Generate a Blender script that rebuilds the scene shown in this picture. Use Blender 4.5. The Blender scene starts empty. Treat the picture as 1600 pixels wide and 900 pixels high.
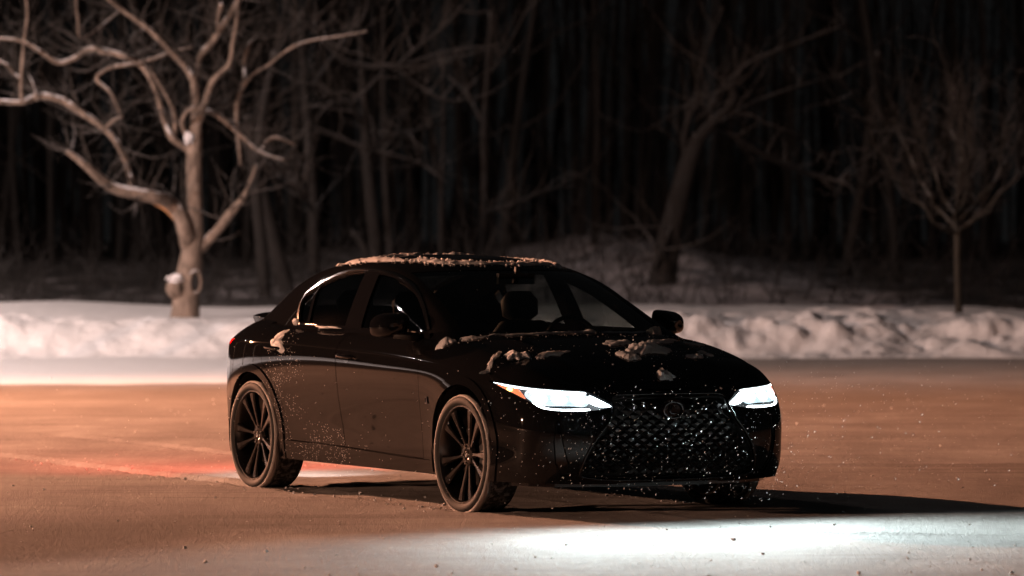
import bpy, math, random
import numpy as np
from mathutils import Vector
R = math.radians
scene = bpy.context.scene
COL = scene.collection
rng = np.random.RandomState(7)
random.seed(7)

# ------------------------------------------------------------------ camera, world, exposure
F_PX, TH, CX0, CY0, CAM_H, HZ = 6861.98, .4908584, -.1576, 26.3633, 1.5307, 374.6
CST, SNT = math.cos(TH), math.sin(TH)
cam_d = bpy.data.cameras.new('camera'); cam = bpy.data.objects.new('camera', cam_d); COL.objects.link(cam)
cam_d.sensor_width = 36.0; cam_d.lens = F_PX / 1600 * 36
cam_d.clip_start = .5; cam_d.clip_end = 4000
cam.location = (0, 0, CAM_H)
cam.rotation_euler = (R(90) - math.atan((450 - HZ) / F_PX), 0, 0)
cam_d.dof.use_dof = True; cam_d.dof.focus_distance = 25.2; cam_d.dof.aperture_fstop = 2.9
scene.camera = cam

world = bpy.data.worlds.new('World'); scene.world = world; world.use_nodes = True
wn = world.node_tree.nodes; wl = world.node_tree.links
bg = wn['Background']
sky = wn.new('ShaderNodeTexSky'); sky.sky_type = 'NISHITA'; sky.sun_disc = False
sky.sun_elevation = R(-4); sky.sun_rotation = R(200)
hsv = wn.new('ShaderNodeMixRGB'); hsv.inputs[0].default_value = .94
hsv.inputs[2].default_value = (.046, .047, .048, 1)       # town glow on a clouded night sky
wl.new(sky.outputs[0], hsv.inputs[1]); wl.new(hsv.outputs[0], bg.inputs[0])
bg.inputs[1].default_value = .12

vs = scene.view_settings
vs.view_transform = 'Standard'; vs.look = 'None'; vs.exposure = 0; vs.gamma = 1
vs.use_curve_mapping = False
cy = scene.cycles
cy.use_denoising = True
cy.max_bounces = 7; cy.diffuse_bounces = 3; cy.glossy_bounces = 4; cy.transmission_bounces = 4
cy.transparent_max_bounces = 16; cy.volume_bounces = 0
cy.caustics_reflective = False; cy.caustics_refractive = False
cy.sample_clamp_indirect = 6

LAMP_POS = (-16.0, 42.5, 6.5)
LAMP_W = 46000.0
LAMP_COL = (1.0, .42, .235)
BEAM_W = 350.0
LAMP2_POS = (-15.0, 46.0, 8.5); LAMP2_AIM = (-1.0, 63.0, .5); LAMP2_COL = (1.0, .78, .72); LAMP2_W = 10500.0; LAMP2_SPOT = (120, .5)
HAZE = 0.0
LAMP3_W = 48000.0

# ------------------------------------------------------------------ small helpers
def tag(o, label=None, cat=None, group=None, kind=None):
    if label: o['label'] = label
    if cat: o['category'] = cat
    if group: o['group'] = group
    if kind: o['kind'] = kind
    return o

def empty(name, loc=(0, 0, 0), rz=0, label=None, cat=None, group=None):
    o = bpy.data.objects.new(name, None); COL.objects.link(o)
    o.location = loc; o.rotation_euler = (0, 0, rz); o.empty_display_size = .2
    return tag(o, label, cat, group)

def link(name, me, parent=None, loc=None):
    o = bpy.data.objects.new(name, me); COL.objects.link(o)
    if parent is not None: o.parent = parent
    if loc is not None: o.location = loc
    return o

def mesh(name, V, Fc, mat, smooth=True, sharp=None):
    me = bpy.data.meshes.new(name)
    me.from_pydata([tuple(map(float, v)) for v in V], [], [tuple(int(i) for i in f) for f in Fc])
    if mat: me.materials.append(mat)
    if smooth: me.polygons.foreach_set('use_smooth', [True] * len(me.polygons))
    me.update()
    if sharp is not None and smooth: me.set_sharp_from_angle(angle=R(sharp))
    return me

class MB:
    """collects simple shapes into one mesh"""
    def __init__(s): s.V = []; s.F = []
    def add(s, V, F):
        b = len(s.V); s.V += [tuple(v) for v in V]; s.F += [tuple(b + i for i in f) for f in F]
    def box(s, c, d, rot=None):
        x, y, z = [k / 2 for k in d]
        P = [Vector((sx * x, sy * y, sz * z)) for sx in (-1, 1) for sy in (-1, 1) for sz in (-1, 1)]
        if rot is not None: P = [rot @ p for p in P]
        P = [p + Vector(c) for p in P]
        s.add(P, [(0, 1, 3, 2), (4, 6, 7, 5), (0, 4, 5, 1), (2, 3, 7, 6), (0, 2, 6, 4), (1, 5, 7, 3)])
    def tube(s, pts, rad, n=8, cap=True):
        pts = [np.array(p, float) for p in pts]
        if not hasattr(rad, '__len__'): rad = [rad] * len(pts)
        up = np.array([.13, .27, .95]); rings = []
        for i, p in enumerate(pts):
            t = pts[min(i + 1, len(pts) - 1)] - pts[max(i - 1, 0)]
            t = t / (np.linalg.norm(t) + 1e-9)
            if i == 0:
                if abs(t @ up) > .9: up = np.array([1., .1, 0])
                a = np.cross(t, up)
            else:
                a = a - t * (a @ t)
            a = a / (np.linalg.norm(a) + 1e-9); b = np.cross(t, a)
            rings.append([p + rad[i] * (a * math.cos(2 * math.pi * k / n) + b * math.sin(2 * math.pi * k / n)) for k in range(n)])
        V = [v for r_ in rings for v in r_]
        Fc = []
        for i in range(len(pts) - 1):
            for k in range(n):
                k2 = (k + 1) % n
                Fc.append((i * n + k, i * n + k2, (i + 1) * n + k2, (i + 1) * n + k))
        if cap:
            Fc.append(tuple(range(n))[::-1]); Fc.append(tuple((len(pts) - 1) * n + k for k in range(n)))
        s.add(V, Fc)
    def lathe(s, prof, n=48, axis='y', c=(0, 0, 0), closed=False):
        """prof: (axial, radius)"""
        V = []
        for a, r_ in prof:
            for k in range(n):
                t = 2 * math.pi * k / n
                V.append((c[0] + r_ * math.cos(t), c[1] + a, c[2] + r_ * math.sin(t)) if axis == 'y'
                         else (c[0] + r_ * math.cos(t), c[1] + r_ * math.sin(t), c[2] + a))
        Fc = []
        m = len(prof)
        for i in range(m if closed else m - 1):
            j = (i + 1) % m
            for k in range(n):
                k2 = (k + 1) % n
                Fc.append((i * n + k, j * n + k, j * n + k2, i * n + k2))
        s.add(V, Fc)
    def mesh(s, name, mat, smooth=False, sharp=None): return mesh(name, s.V, s.F, mat, smooth, sharp)
    def obj(s, name, mat, parent=None, smooth=False, sharp=None, loc=None):
        return link(name, s.mesh(name, mat, smooth, sharp), parent, loc)

# numpy value noise
def _h(i, j, s):
    n = (i.astype(np.int64) * 374761393 + j.astype(np.int64) * 668265263 + s * 1442695041) & 0x7fffffff
    n = ((n ^ (n >> 13)) * 1274126177) & 0x7fffffff
    return ((n ^ (n >> 16)) & 0xffff) / 65535.0
def vnoise(x, y, s=0):
    i = np.floor(x); j = np.floor(y); fx = x - i; fy = y - j
    fx = fx * fx * fx * (fx * (fx * 6 - 15) + 10); fy = fy * fy * fy * (fy * (fy * 6 - 15) + 10)
    a = _h(i, j, s); b = _h(i + 1, j, s); c = _h(i, j + 1, s); d = _h(i + 1, j + 1, s)
    return (a * (1 - fx) + b * fx) * (1 - fy) + (c * (1 - fx) + d * fx) * fy
def fbm(x, y, s=0, o=4, g=.5):
    t = 0; a = 1; n = 0
    for k in range(o):
        t = t + a * (vnoise(x * 2 ** k + 17.3 * k, y * 2 ** k + 9.1 * k, s + k) - .5); n += a; a *= g
    return t / n * 2
def sstep(a, b, x):
    t = np.clip((x - a) / (b - a), 0, 1); return t * t * (3 - 2 * t)

def at(u, v, D):
    """point seen at photo pixel u, v at depth D (used once, to survey where things stand)"""
    return ((u - 800) / F_PX * D, D, CAM_H - (v - HZ) / F_PX * D)

# ------------------------------------------------------------------ materials
def mat(name, base=(.5, .5, .5), rough=.5, metal=0, coat=0, spec=None, emit=None, estr=0, ior=None, alpha=None):
    m = bpy.data.materials.new(name); m.use_nodes = True
    b = m.node_tree.nodes['Principled BSDF']
    b.inputs['Base Color'].default_value = (*base, 1); b.inputs['Roughness'].default_value = rough
    b.inputs['Metallic'].default_value = metal
    if coat: b.inputs['Coat Weight'].default_value = coat; b.inputs['Coat Roughness'].default_value = .03
    if spec is not None: b.inputs['Specular IOR Level'].default_value = spec
    if emit: b.inputs['Emission Color'].default_value = (*emit, 1); b.inputs['Emission Strength'].default_value = estr
    return m
class NT:
    def __init__(s, m): s.m = m; s.n = m.node_tree.nodes; s.l = m.node_tree.links; s.b = s.n['Principled BSDF']
    def new(s, t, **kw):
        o = s.n.new(t)
        for k, v in kw.items(): setattr(o, k, v)
        return o
    def coord(s, out='Object', scale=(1, 1, 1)):
        tc = s.new('ShaderNodeTexCoord'); mp = s.new('ShaderNodeMapping')
        mp.inputs['Scale'].default_value = scale
        s.l.new(tc.outputs[out], mp.inputs[0]); return mp.outputs[0]
    def noise(s, vec, scale, detail=4, rough=.55, dist=0):
        o = s.new('ShaderNodeTexNoise'); o.inputs['Scale'].default_value = scale
        o.inputs['Detail'].default_value = detail; o.inputs['Roughness'].default_value = rough
        o.inputs['Distortion'].default_value = dist
        s.l.new(vec, o.inputs['Vector']); return o.outputs['Fac']
    def ramp(s, fac, stops):
        o = s.new('ShaderNodeValToRGB'); e = o.color_ramp.elements
        while len(e) < len(stops): e.new(.5)
        for k, (p, c) in enumerate(stops):
            e[k].position = p; e[k].color = (*c, 1) if hasattr(c, '__len__') else (c, c, c, 1)
        s.l.new(fac, o.inputs[0]); return o.outputs[0]
    def mix(s, f, a, b):
        o = s.new('ShaderNodeMixRGB')
        for k, v in ((0, f), (1, a), (2, b)):
            if hasattr(v, 'is_linked') or hasattr(v, 'links'): s.l.new(v, o.inputs[k])
            elif k == 0: o.inputs[0].default_value = v
            else: o.inputs[k].default_value = (*v, 1)
        return o.outputs[0]
    def math(s, op, a, b=0.0, clamp=False):
        o = s.new('ShaderNodeMath', operation=op); o.use_clamp = clamp
        for k, v in ((0, a), (1, b)):
            if hasattr(v, 'links'): s.l.new(v, o.inputs[k])
            else: o.inputs[k].default_value = v
        return o.outputs[0]
    def bump(s, hgt, strength=.3, dist=.01):
        o = s.new('ShaderNodeBump'); o.inputs['Strength'].default_value = strength
        o.inputs['Distance'].default_value = dist
        s.l.new(hgt, o.inputs['Height']); s.l.new(o.outputs[0], s.b.inputs['Normal']); return o
    def sep(s, vec):
        o = s.new('ShaderNodeSeparateXYZ'); s.l.new(vec, o.inputs[0]); return o.outputs

def snow_material(name, col=(.78, .78, .80), grain=60, bump=.5, dist=.02):
    m = mat(name, col, .75); t = NT(m)
    v = t.coord()
    n1 = t.noise(v, grain, 6, .6)
    c = t.ramp(t.noise(v, 3.5, 4), [(.3, tuple(k * .86 for k in col)), (.7, col)])
    t.l.new(c, t.b.inputs['Base Color'])
    t.bump(n1, bump, dist); return m

M = {}
M['snow'] = snow_material('fresh snow')
M['clump'] = snow_material('clumped snow', (.74, .74, .76), 120, .9, .006)

def paint_material():
    m = mat('black car paint', (.0055, .0055, .006), .18, 0, 1.0); t = NT(m); b = t.b
    b.inputs['Specular IOR Level'].default_value = 0
    v = t.coord()
    x, y, z = t.sep(v)
    # road dust film on the lower flanks
    n = t.noise(v, 5, 5, .6)
    low = t.math('MULTIPLY', t.math('SUBTRACT', 1.02, z, True), 1.0)
    dust = t.math('MULTIPLY', t.ramp(t.math('ADD', t.math('MULTIPLY', low, .8), t.math('MULTIPLY', n, .5)), [(.45, 0), (.95, 1)]), .010)
    # specks of thrown snow: small cells kept at random
    vo = t.new('ShaderNodeTexVoronoi'); vo.inputs['Scale'].default_value = 85; t.l.new(v, vo.inputs['Vector'])
    vc = t.new('ShaderNodeSeparateColor'); t.l.new(vo.outputs['Color'], vc.inputs[0])
    dot = t.ramp(vo.outputs['Distance'], [(.14, 1), (.24, 0)])
    # where the wheel threw it: behind the front wheel foot and on the rear door edge
    def blob(cx, cz, sx, sz):
        a = t.math('DIVIDE', t.math('SUBTRACT', x, cx), sx); c_ = t.math('DIVIDE', t.math('SUBTRACT', z, cz), sz)
        d = t.math('ADD', t.math('MULTIPLY', a, a), t.math('MULTIPLY', c_, c_))
        return t.math('SUBTRACT', 1, d, True)
    msk = t.math('MAXIMUM', blob(-.92, .58, .34, .42), blob(-.45, .30, .62, .17))
    msk = t.math('MAXIMUM', msk, t.math('MULTIPLY', blob(1.75, .45, .9, .32), .12))
    msk = t.math('ADD', t.math('MULTIPLY', msk, .75), .003)
    keep = t.math('LESS_THAN', vc.outputs[0], msk)
    spk = t.math('MULTIPLY', t.math('MULTIPLY', dot, keep), t.math('GREATER_THAN', t.noise(v, 6, 2), .42))
    c = t.mix(dust, (.0055, .0055, .006), (.30, .27, .25)); c = t.mix(spk, c, (.85, .85, .87))
    t.l.new(c, b.inputs['Base Color'])
    t.l.new(t.math('SUBTRACT', .62, t.math('ADD', spk, t.math('MULTIPLY', dust, 2.0)), True), b.inputs['Coat Weight'])
    return m
M['paint'] = paint_material()
M['gloss'] = mat('gloss black trim', (.006, .006, .007), .012, 0, 0)
M['black'] = mat('matte black plastic', (.010, .010, .010), .6)
M['under'] = mat('underbody black', (.006, .006, .006), .85)
M['interior'] = mat('dark upholstery', (.012, .011, .011), .7)
M['chrome'] = mat('bright window moulding', (.30, .28, .26), .10, 1)
M['chromedark'] = mat('dark chrome', (.16, .16, .17), .22, 1)
M['grille'] = mat('gloss grille lattice', (.005, .005, .0055), .3, 0, 0, .25)
M['grillelit'] = mat('lit grille band', (.20, .215, .23), .45, .2, 0)  # paler studs paint in the light this stretch of lattice catches
M['rim'] = mat('dark machined wheel', (.045, .043, .042), .24, .85)
M['rimlip'] = mat('polished wheel lip', (.16, .155, .15), .28, 1)
M['disc'] = mat('brake disc', (.06, .055, .05), .4, 1)
def tyre_material():
    m = mat('tyre rubber', (.009, .009, .009), .8); t = NT(m); v = t.coord()
    n = t.noise(v, 28, 5, .65); x, y, z = t.sep(v)
    rr = t.math('SQRT', t.math('ADD', t.math('MULTIPLY', x, x), t.math('MULTIPLY', z, z)))
    outer = t.math('MULTIPLY', t.ramp(rr, [(.321, 0), (.331, 1)]), t.ramp(n, [(.46, 0), (.62, 1)]))
    c = t.mix(t.math('MULTIPLY', outer, .55), (.009, .009, .009), (.5, .48, .47))
    t.l.new(c, t.b.inputs['Base Color']); t.bump(n, .3, .004); return m
M['tyre'] = tyre_material()
def glass_material(name, tint, refl=1.0):
    m = bpy.data.materials.new(name); m.use_nodes = True; n = m.node_tree.nodes; l = m.node_tree.links
    for k in list(n): n.remove(k)
    o = n.new('ShaderNodeOutputMaterial'); tr = n.new('ShaderNodeBsdfTransparent'); gl = n.new('ShaderNodeBsdfGlossy')
    fr = n.new('ShaderNodeFresnel'); fr.inputs[0].default_value = 1.5; mx = n.new('ShaderNodeMixShader')
    tr.inputs[0].default_value = (*tint, 1); gl.inputs['Roughness'].default_value = .015
    gl.inputs['Color'].default_value = (refl, refl, refl, 1)
    ge = n.new('ShaderNodeNewGeometry'); iv = n.new('ShaderNodeMath'); iv.operation = 'SUBTRACT'; iv.inputs[0].default_value = 1; l.new(ge.outputs['Backfacing'], iv.inputs[1])
    mu = n.new('ShaderNodeMath'); mu.operation = 'MULTIPLY'; l.new(fr.outputs[0], mu.inputs[0]); l.new(iv.outputs[0], mu.inputs[1])
    l.new(mu.outputs[0], mx.inputs[0]); l.new(tr.outputs[0], mx.inputs[1]); l.new(gl.outputs[0], mx.inputs[2])
    l.new(mx.outputs[0], o.inputs[0]); return m
M['glass'] = glass_material('tinted side glass', (.55, .56, .56))
M['windshield'] = glass_material('windshield glass', (.72, .76, .74))
M['lens'] = glass_material('clear lamp lens', (.95, .96, .97))
M['redlens'] = glass_material('red lamp lens', (.8, .06, .04))
def emis(name, col, s):
    m = bpy.data.materials.new(name); m.use_nodes = True; n = m.node_tree.nodes; l = m.node_tree.links
    b = n['Principled BSDF']; b.inputs['Base Color'].default_value = (.5, .5, .5, 1)
    b.inputs['Emission Color'].default_value = (*col, 1); b.inputs['Emission Strength'].default_value = s
    return m
M['led'] = emis('lit white led', (.86, .96, 1.0), 9)
M['led2'] = emis('lit led reflector', (.66, .90, 1.0), 1.0)
M['amber'] = emis('lit amber lamp', (1.0, .16, .03), 1.3)
M['amberhot'] = emis('lit amber bulb', (1.0, .50, .10), 9)
M['red'] = emis('lit tail lamp', (1.0, .10, .04), 6)
M['plate_led'] = emis('lit plate lamp', (1, .9, .8), 6)
#@@MATS@@

# ------------------------------------------------------------------ surface patches and clipping
class Patch:
    def __init__(s, P, N, A, F): s.P = P; s.N = N; s.A = A; s.F = F    # A: dict of per-vertex arrays
    def copy(s): return Patch(s.P.copy(), s.N.copy(), {k: v.copy() for k, v in s.A.items()}, list(s.F))

def bspline_w(n, t):
    """weights of the n+2 extended points for parameter t in 0..n-1"""
    W = np.zeros((len(t), n + 2)); i = np.minimum(np.floor(t).astype(int), n - 2); f = t - i
    b = [(1 - f) ** 3 / 6, (3 * f ** 3 - 6 * f ** 2 + 4) / 6, (-3 * f ** 3 + 3 * f ** 2 + 3 * f + 1) / 6, f ** 3 / 6]
    for k in range(4): W[np.arange(len(t)), i + k] += b[k]
    return W

def surface(net, nu, nv, mirror_ends=(True, True)):
    """net[row][col] = xyz ; cols closed at y = 0 by reflection when asked"""
    net = np.array(net, float); r, c, _ = net.shape
    L = 2 * net[:, 0] - net[:, 1]; Rr = 2 * net[:, -1] - net[:, -2]
    if mirror_ends[0]: L = net[:, 1] * [1, -1, 1]
    if mirror_ends[1]: Rr = net[:, -2] * [1, -1, 1]
    e = np.concatenate([L[:, None], net, Rr[:, None]], 1)
    e = np.concatenate([(2 * e[0] - e[1])[None], e, (2 * e[-1] - e[-2])[None]], 0)
    tu = np.linspace(0, c - 1, nu); tv = np.linspace(0, r - 1, nv)
    Wc = bspline_w(c, tu); Wr = bspline_w(r, tv)
    P = np.einsum('ij,jkd,lk->ild', Wr, e, Wc)       # nv x nu x 3
    du = np.gradient(P, axis=1); dv = np.gradient(P, axis=0)
    if mirror_ends[0]: P[:, 0, 1] = 0; du[:, 0] = [0, 1, 0]
    if mirror_ends[1]: P[:, -1, 1] = 0; du[:, -1] = [0, -1, 0]
    N = np.cross(du, dv); N /= np.linalg.norm(N, axis=2, keepdims=True) + 1e-12
    return P, N, tu, tv

def grid_patch(P, N, U=None, V=None, flip=False):
    nv, nu, _ = P.shape
    F = []
    for i in range(nv - 1):
        for j in range(nu - 1):
            a = i * nu + j; q = (a, a + 1, a + nu + 1, a + nu)
            F.append(q[::-1] if flip else q)
    A = {}
    if U is not None: A['u'] = U.ravel().copy()
    if V is not None: A['v'] = V.ravel().copy()
    return Patch(P.reshape(-1, 3).copy(), N.reshape(-1, 3).copy(), A, F)

def clip(S, f, eps=1e-7):
    """keep f > 0"""
    f = np.asarray(f, float).copy(); f[np.abs(f) < eps] = eps
    pos = f > 0
    keys = list(S.A)
    newP = []; newN = []; newA = {k: [] for k in keys}
    cut = {}; base = len(S.P); F = []
    for q in S.F:
        p = [pos[i] for i in q]
        if all(p): F.append(q); continue
        if not any(p): continue
        out = []
        for k in range(len(q)):
            a, b = q[k], q[(k + 1) % len(q)]
            if pos[a]: out.append(a)
            if pos[a] != pos[b]:
                e = (a, b) if a < b else (b, a)
                if e not in cut:
                    t = f[e[0]] / (f[e[0]] - f[e[1]])
                    newP.append(S.P[e[0]] * (1 - t) + S.P[e[1]] * t)
                    nn = S.N[e[0]] * (1 - t) + S.N[e[1]] * t
                    newN.append(nn / (np.linalg.norm(nn) + 1e-12))
                    for kk in keys: newA[kk].append(S.A[kk][e[0]] * (1 - t) + S.A[kk][e[1]] * t)
                    cut[e] = base + len(newP) - 1
                out.append(cut[e])
        if len(out) >= 3: F.append(tuple(out))
    P = np.vstack([S.P, newP]) if newP else S.P
    N = np.vstack([S.N, newN]) if newN else S.N
    A = {k: np.concatenate([S.A[k], newA[k]]) if newP else S.A[k] for k in keys}
    used = np.zeros(len(P), bool)
    for q in F: used[list(q)] = True
    idx = np.cumsum(used) - 1
    return Patch(P[used], N[used], {k: v[used] for k, v in A.items()}, [tuple(int(idx[i]) for i in q) for q in F])

def sdf_poly(poly, X, Y):
    """signed distance, positive inside"""
    poly = np.array(poly, float); n = len(poly)
    d = np.full(X.shape, 1e9); ins = np.zeros(X.shape, bool)
    for k in range(n):
        a = poly[k]; b = poly[(k + 1) % n]; e = b - a
        wx = X - a[0]; wy = Y - a[1]
        t = np.clip((wx * e[0] + wy * e[1]) / (e @ e + 1e-12), 0, 1)
        d = np.minimum(d, np.hypot(wx - t * e[0], wy - t * e[1]))
        c = ((a[1] > Y) != (b[1] > Y)) & (X < (b[0] - a[0]) * (Y - a[1]) / (b[1] - a[1] + 1e-15) + a[0])
        ins ^= c
    return np.where(ins, d, -d)

def smooth_poly(pts, n=8, closed=True):
    """Catmull-Rom through points"""
    pts = [np.array(p, float) for p in pts]; out = []; m = len(pts)
    for i in range(m if closed else m - 1):
        p0 = pts[(i - 1) % m] if closed else pts[max(i - 1, 0)]
        p1 = pts[i]; p2 = pts[(i + 1) % m]
        p3 = pts[(i + 2) % m] if closed else pts[min(i + 2, m - 1)]
        for k in range(n):
            t = k / n
            out.append(.5 * ((2 * p1) + (-p0 + p2) * t + (2 * p0 - 5 * p1 + 4 * p2 - p3) * t * t + (-p0 + 3 * p1 - 3 * p2 + p3) * t ** 3))
    if not closed: out.append(pts[-1])
    return out

def mirror(S):
    P = S.P * [1, -1, 1]; N = S.N * [1, -1, 1]
    return Patch(P, N, {k: v.copy() for k, v in S.A.items()}, [q[::-1] for q in S.F])
def both(S):
    m = mirror(S); b = len(S.P)
    return Patch(np.vstack([S.P, m.P]), np.vstack([S.N, m.N]), {k: np.concatenate([S.A[k], m.A[k]]) for k in S.A},
                 S.F + [tuple(i + b for i in q) for q in m.F])
def join(*Ss):
    P = np.vstack([s.P for s in Ss]); N = np.vstack([s.N for s in Ss]); F = []; b = 0
    for s in Ss:
        F += [tuple(i + b for i in q) for q in s.F]; b += len(s.P)
    return Patch(P, N, {}, F)

def panel(name, S, m, parent, thick=.008, off=0.0, inner=True):
    """a sheet with real thickness, rolled edges, and the normals of the surface it was cut from"""
    n = len(S.P)
    if n == 0: print('EMPTY PANEL', name); return None
    Po = S.P + S.N * off; Pi = S.P + S.N * (off - thick)
    V = list(Po); NN = list(S.N); Fc = list(S.F)
    if inner:
        V += list(Pi); NN += list(-S.N); Fc += [tuple(i + n for i in q[::-1]) for q in S.F]
    cnt = {}
    for q in S.F:
        for k in range(len(q)):
            a, b = q[k], q[(k + 1) % len(q)]; cnt[(a, b)] = 1
    for (a, b) in list(cnt):
        if (b, a) in cnt: continue
        if abs(S.P[a][1]) < 1e-5 and abs(S.P[b][1]) < 1e-5: continue
        e = S.P[b] - S.P[a]; nn = np.cross(e, S.N[a]); L = np.linalg.norm(nn)
        if L < 1e-9: continue
        nn /= L; k = len(V)
        V += [Po[a], Po[b], Pi[b], Pi[a]]; NN += [nn] * 4; Fc.append((k, k + 3, k + 2, k + 1))
    me = bpy.data.meshes.new(name)
    me.from_pydata([tuple(map(float, v)) for v in V], [], Fc); me.materials.append(m)
    me.polygons.foreach_set('use_smooth', [True] * len(me.polygons)); me.update()
    me.normals_split_custom_set_from_vertices([tuple(map(float, v)) for v in NN])
    return link(name, me, parent)

# ------------------------------------------------------------------ the car's master surfaces (half body, x forward, y left, z up)
def I(x, xs, ys):
    """smooth 1D interpolation (monotone cubic), xs ascending"""
    x = np.asarray(x, float); xs = np.array(xs, float); ys = np.array(ys, float)
    if xs[0] > xs[-1]: xs = xs[::-1]; ys = ys[::-1]
    h = np.diff(xs); d = np.diff(ys) / h; m = np.zeros(len(xs)); m[0] = d[0]; m[-1] = d[-1]
    for k in range(1, len(xs) - 1):
        if d[k - 1] * d[k] > 0:
            w1 = 2 * h[k] + h[k - 1]; w2 = h[k] + 2 * h[k - 1]
            m[k] = (w1 + w2) / (w1 / d[k - 1] + w2 / d[k])
    xc = np.clip(x, xs[0], xs[-1]); i = np.clip(np.searchsorted(xs, xc) - 1, 0, len(xs) - 2)
    t = (xc - xs[i]) / h[i]
    return ((1 + 2 * t) * (1 - t) ** 2 * ys[i] + t * (1 - t) ** 2 * h[i] * m[i] + t * t * (3 - 2 * t) * ys[i + 1] + t * t * (t - 1) * h[i] * m[i + 1])

KX = [1.7, 1.4, 1.0, .4, -.3, -.9, -1.4, -1.7, -2.0]
SIDE_X = [1.72, 1.50, 1.25, 1.0, .7, .35, 0, -.35, -.7, -.95, -1.2, -1.45, -1.7, -1.9]
#        y at KX                                              z at KX
ROWS = [
 ([.905,.885,.840,.838,.838,.850,.88,.86,.79], [.19,.19,.19,.195,.195,.195,.21,.23,.24], 2.19, .175, -2.34, .26),
 ([.912,.905,.868,.866,.866,.880,.905,.885,.81], [.27,.28,.28,.28,.28,.29,.29,.30,.31], 2.24, .24, -2.39, .33),
 ([.895,.908,.872,.868,.868,.885,.914,.893,.82], [.38,.39,.39,.39,.39,.40,.40,.41,.42], 2.265, .33, -2.41, .43),
 ([.898,.912,.888,.884,.885,.897,.918,.898,.83], [.48,.52,.52,.52,.52,.53,.53,.54,.55], 2.272, .43, -2.425, .55),
 ([.895,.914,.902,.900,.902,.910,.922,.90,.83], [.57,.64,.64,.64,.645,.65,.65,.66,.67], 2.262, .52, -2.42, .67),
 ([.885,.910,.909,.909,.911,.917,.924,.90,.825], [.65,.74,.745,.75,.76,.77,.77,.78,.78], 2.238, .59, -2.40, .79),
 ([.872,.900,.908,.908,.910,.914,.920,.892,.815], [.715,.79,.812,.835,.865,.885,.885,.885,.87], 2.205, .64, -2.385, .87),
 ([.862,.888,.898,.899,.901,.903,.908,.878,.80], [.755,.815,.838,.868,.893,.912,.915,.912,.90], 2.185, .658, -2.375, .90),
 ([.815,.838,.855,.860,.862,.858,.852,.81,.735], [.82,.875,.905,.93,.945,.955,.965,.965,.955], 2.165, .675, -2.36, .95),
 ([.75,.762,.775,.788,.790,.782,.752,.70,.63], [.852,.918,.962,.980,.984,.992,1.01,1.02,1.015], 2.13, .688, -2.33, 1.00),
 ([.70,.71,.715,.725,.73,.72,.69,.64,.57], [.850,.918,.962,.978,.982,.992,1.015,1.03,1.03], 2.06, .705, -2.26, 1.01),
]
FAN_F = [(0, 0), (-.006, .22), (-.022, .42), (-.060, .59), (-.120, .735), (-.21, .815), (-.36, .862)]
FAN_R = [(.36, .745), (.19, .665), (.09, .56), (.035, .42), (.008, .22), (0, 0)]
def body_net():
    net = []
    for ri, (ys, zs, xf, zf, xr, zr) in enumerate(ROWS):
        row = []
        y17 = ys[0]; z17 = zs[0]; top = max(0, ri - 6) / 4.0
        for dx, y in FAN_F:
            g = min(1, y / .85)
            xx = xf + dx * (1 + .30 * top)
            w = sstep(.55, 1.0, g)
            yy = y * (1 - w) + y * (y17 / .885) * w
            zz = zf + (z17 - zf) * g ** (3.2 if ri >= 5 else 2.0)
            row.append((xx, yy, zz))
        for x in SIDE_X:
            row.append((x - .0, float(I(x, KX, ys)), float(I(x, KX, zs))))
        y20 = ys[-1]; z20 = zs[-1]
        for dx, y in FAN_R:
            g = y / .80
            w = sstep(.4, 1, g)
            row.append((xr + dx, y * (1 - w) + y * (y20 / .83) * w, zr + (z20 - zr) * g ** 2))
        net.append(row)
    return net
NETB = body_net(); NCOL = len(NETB[0]); NROW = len(NETB)
P1, N1, tu1, tv1 = surface(NETB, 18 * (NCOL - 1) + 1, 11 * (NROW - 1) + 1)
# orient outward
if N1[40, 200] @ np.array([0, 1, 0]) < 0: N1 = -N1; FL1 = True
else: FL1 = False
U1, V1 = np.meshgrid(tu1, tv1)
BODY = grid_patch(P1, N1, U1, V1)
# fix winding to agree with normals
_q = BODY.F[len(BODY.F) // 2]; _n = np.cross(BODY.P[_q[1]] - BODY.P[_q[0]], BODY.P[_q[2]] - BODY.P[_q[0]])
if _n @ BODY.N[_q[0]] < 0: BODY.F = [q[::-1] for q in BODY.F]
# plan arc length from the nose / from the tail, along each row
seg = np.hypot(np.diff(P1[:, :, 0], axis=1), np.diff(P1[:, :, 1], axis=1))
qf = np.concatenate([np.zeros((P1.shape[0], 1)), np.cumsum(seg, 1)], 1)
BODY.A['q'] = qf.ravel(); BODY.A['r'] = (qf[:, -1:] - qf).ravel()

TOPROW = int(round(9 * 11))                      # the row of the hood seam
topcurve = P1[TOPROW]                            # nu x 3
half = topcurve[:, 0]
def edge_at(x):
    """y and z of the hood seam at x (front part)"""
    i = np.argsort(topcurve[:, 0]); xs = topcurve[i, 0]
    return np.interp(x, xs, topcurve[i, 1]), np.interp(x, xs, topcurve[i, 2])
BX = lambda S: S.P[:, 0]
BY = lambda S: S.P[:, 1]
BZ = lambda S: S.P[:, 2]

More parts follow.
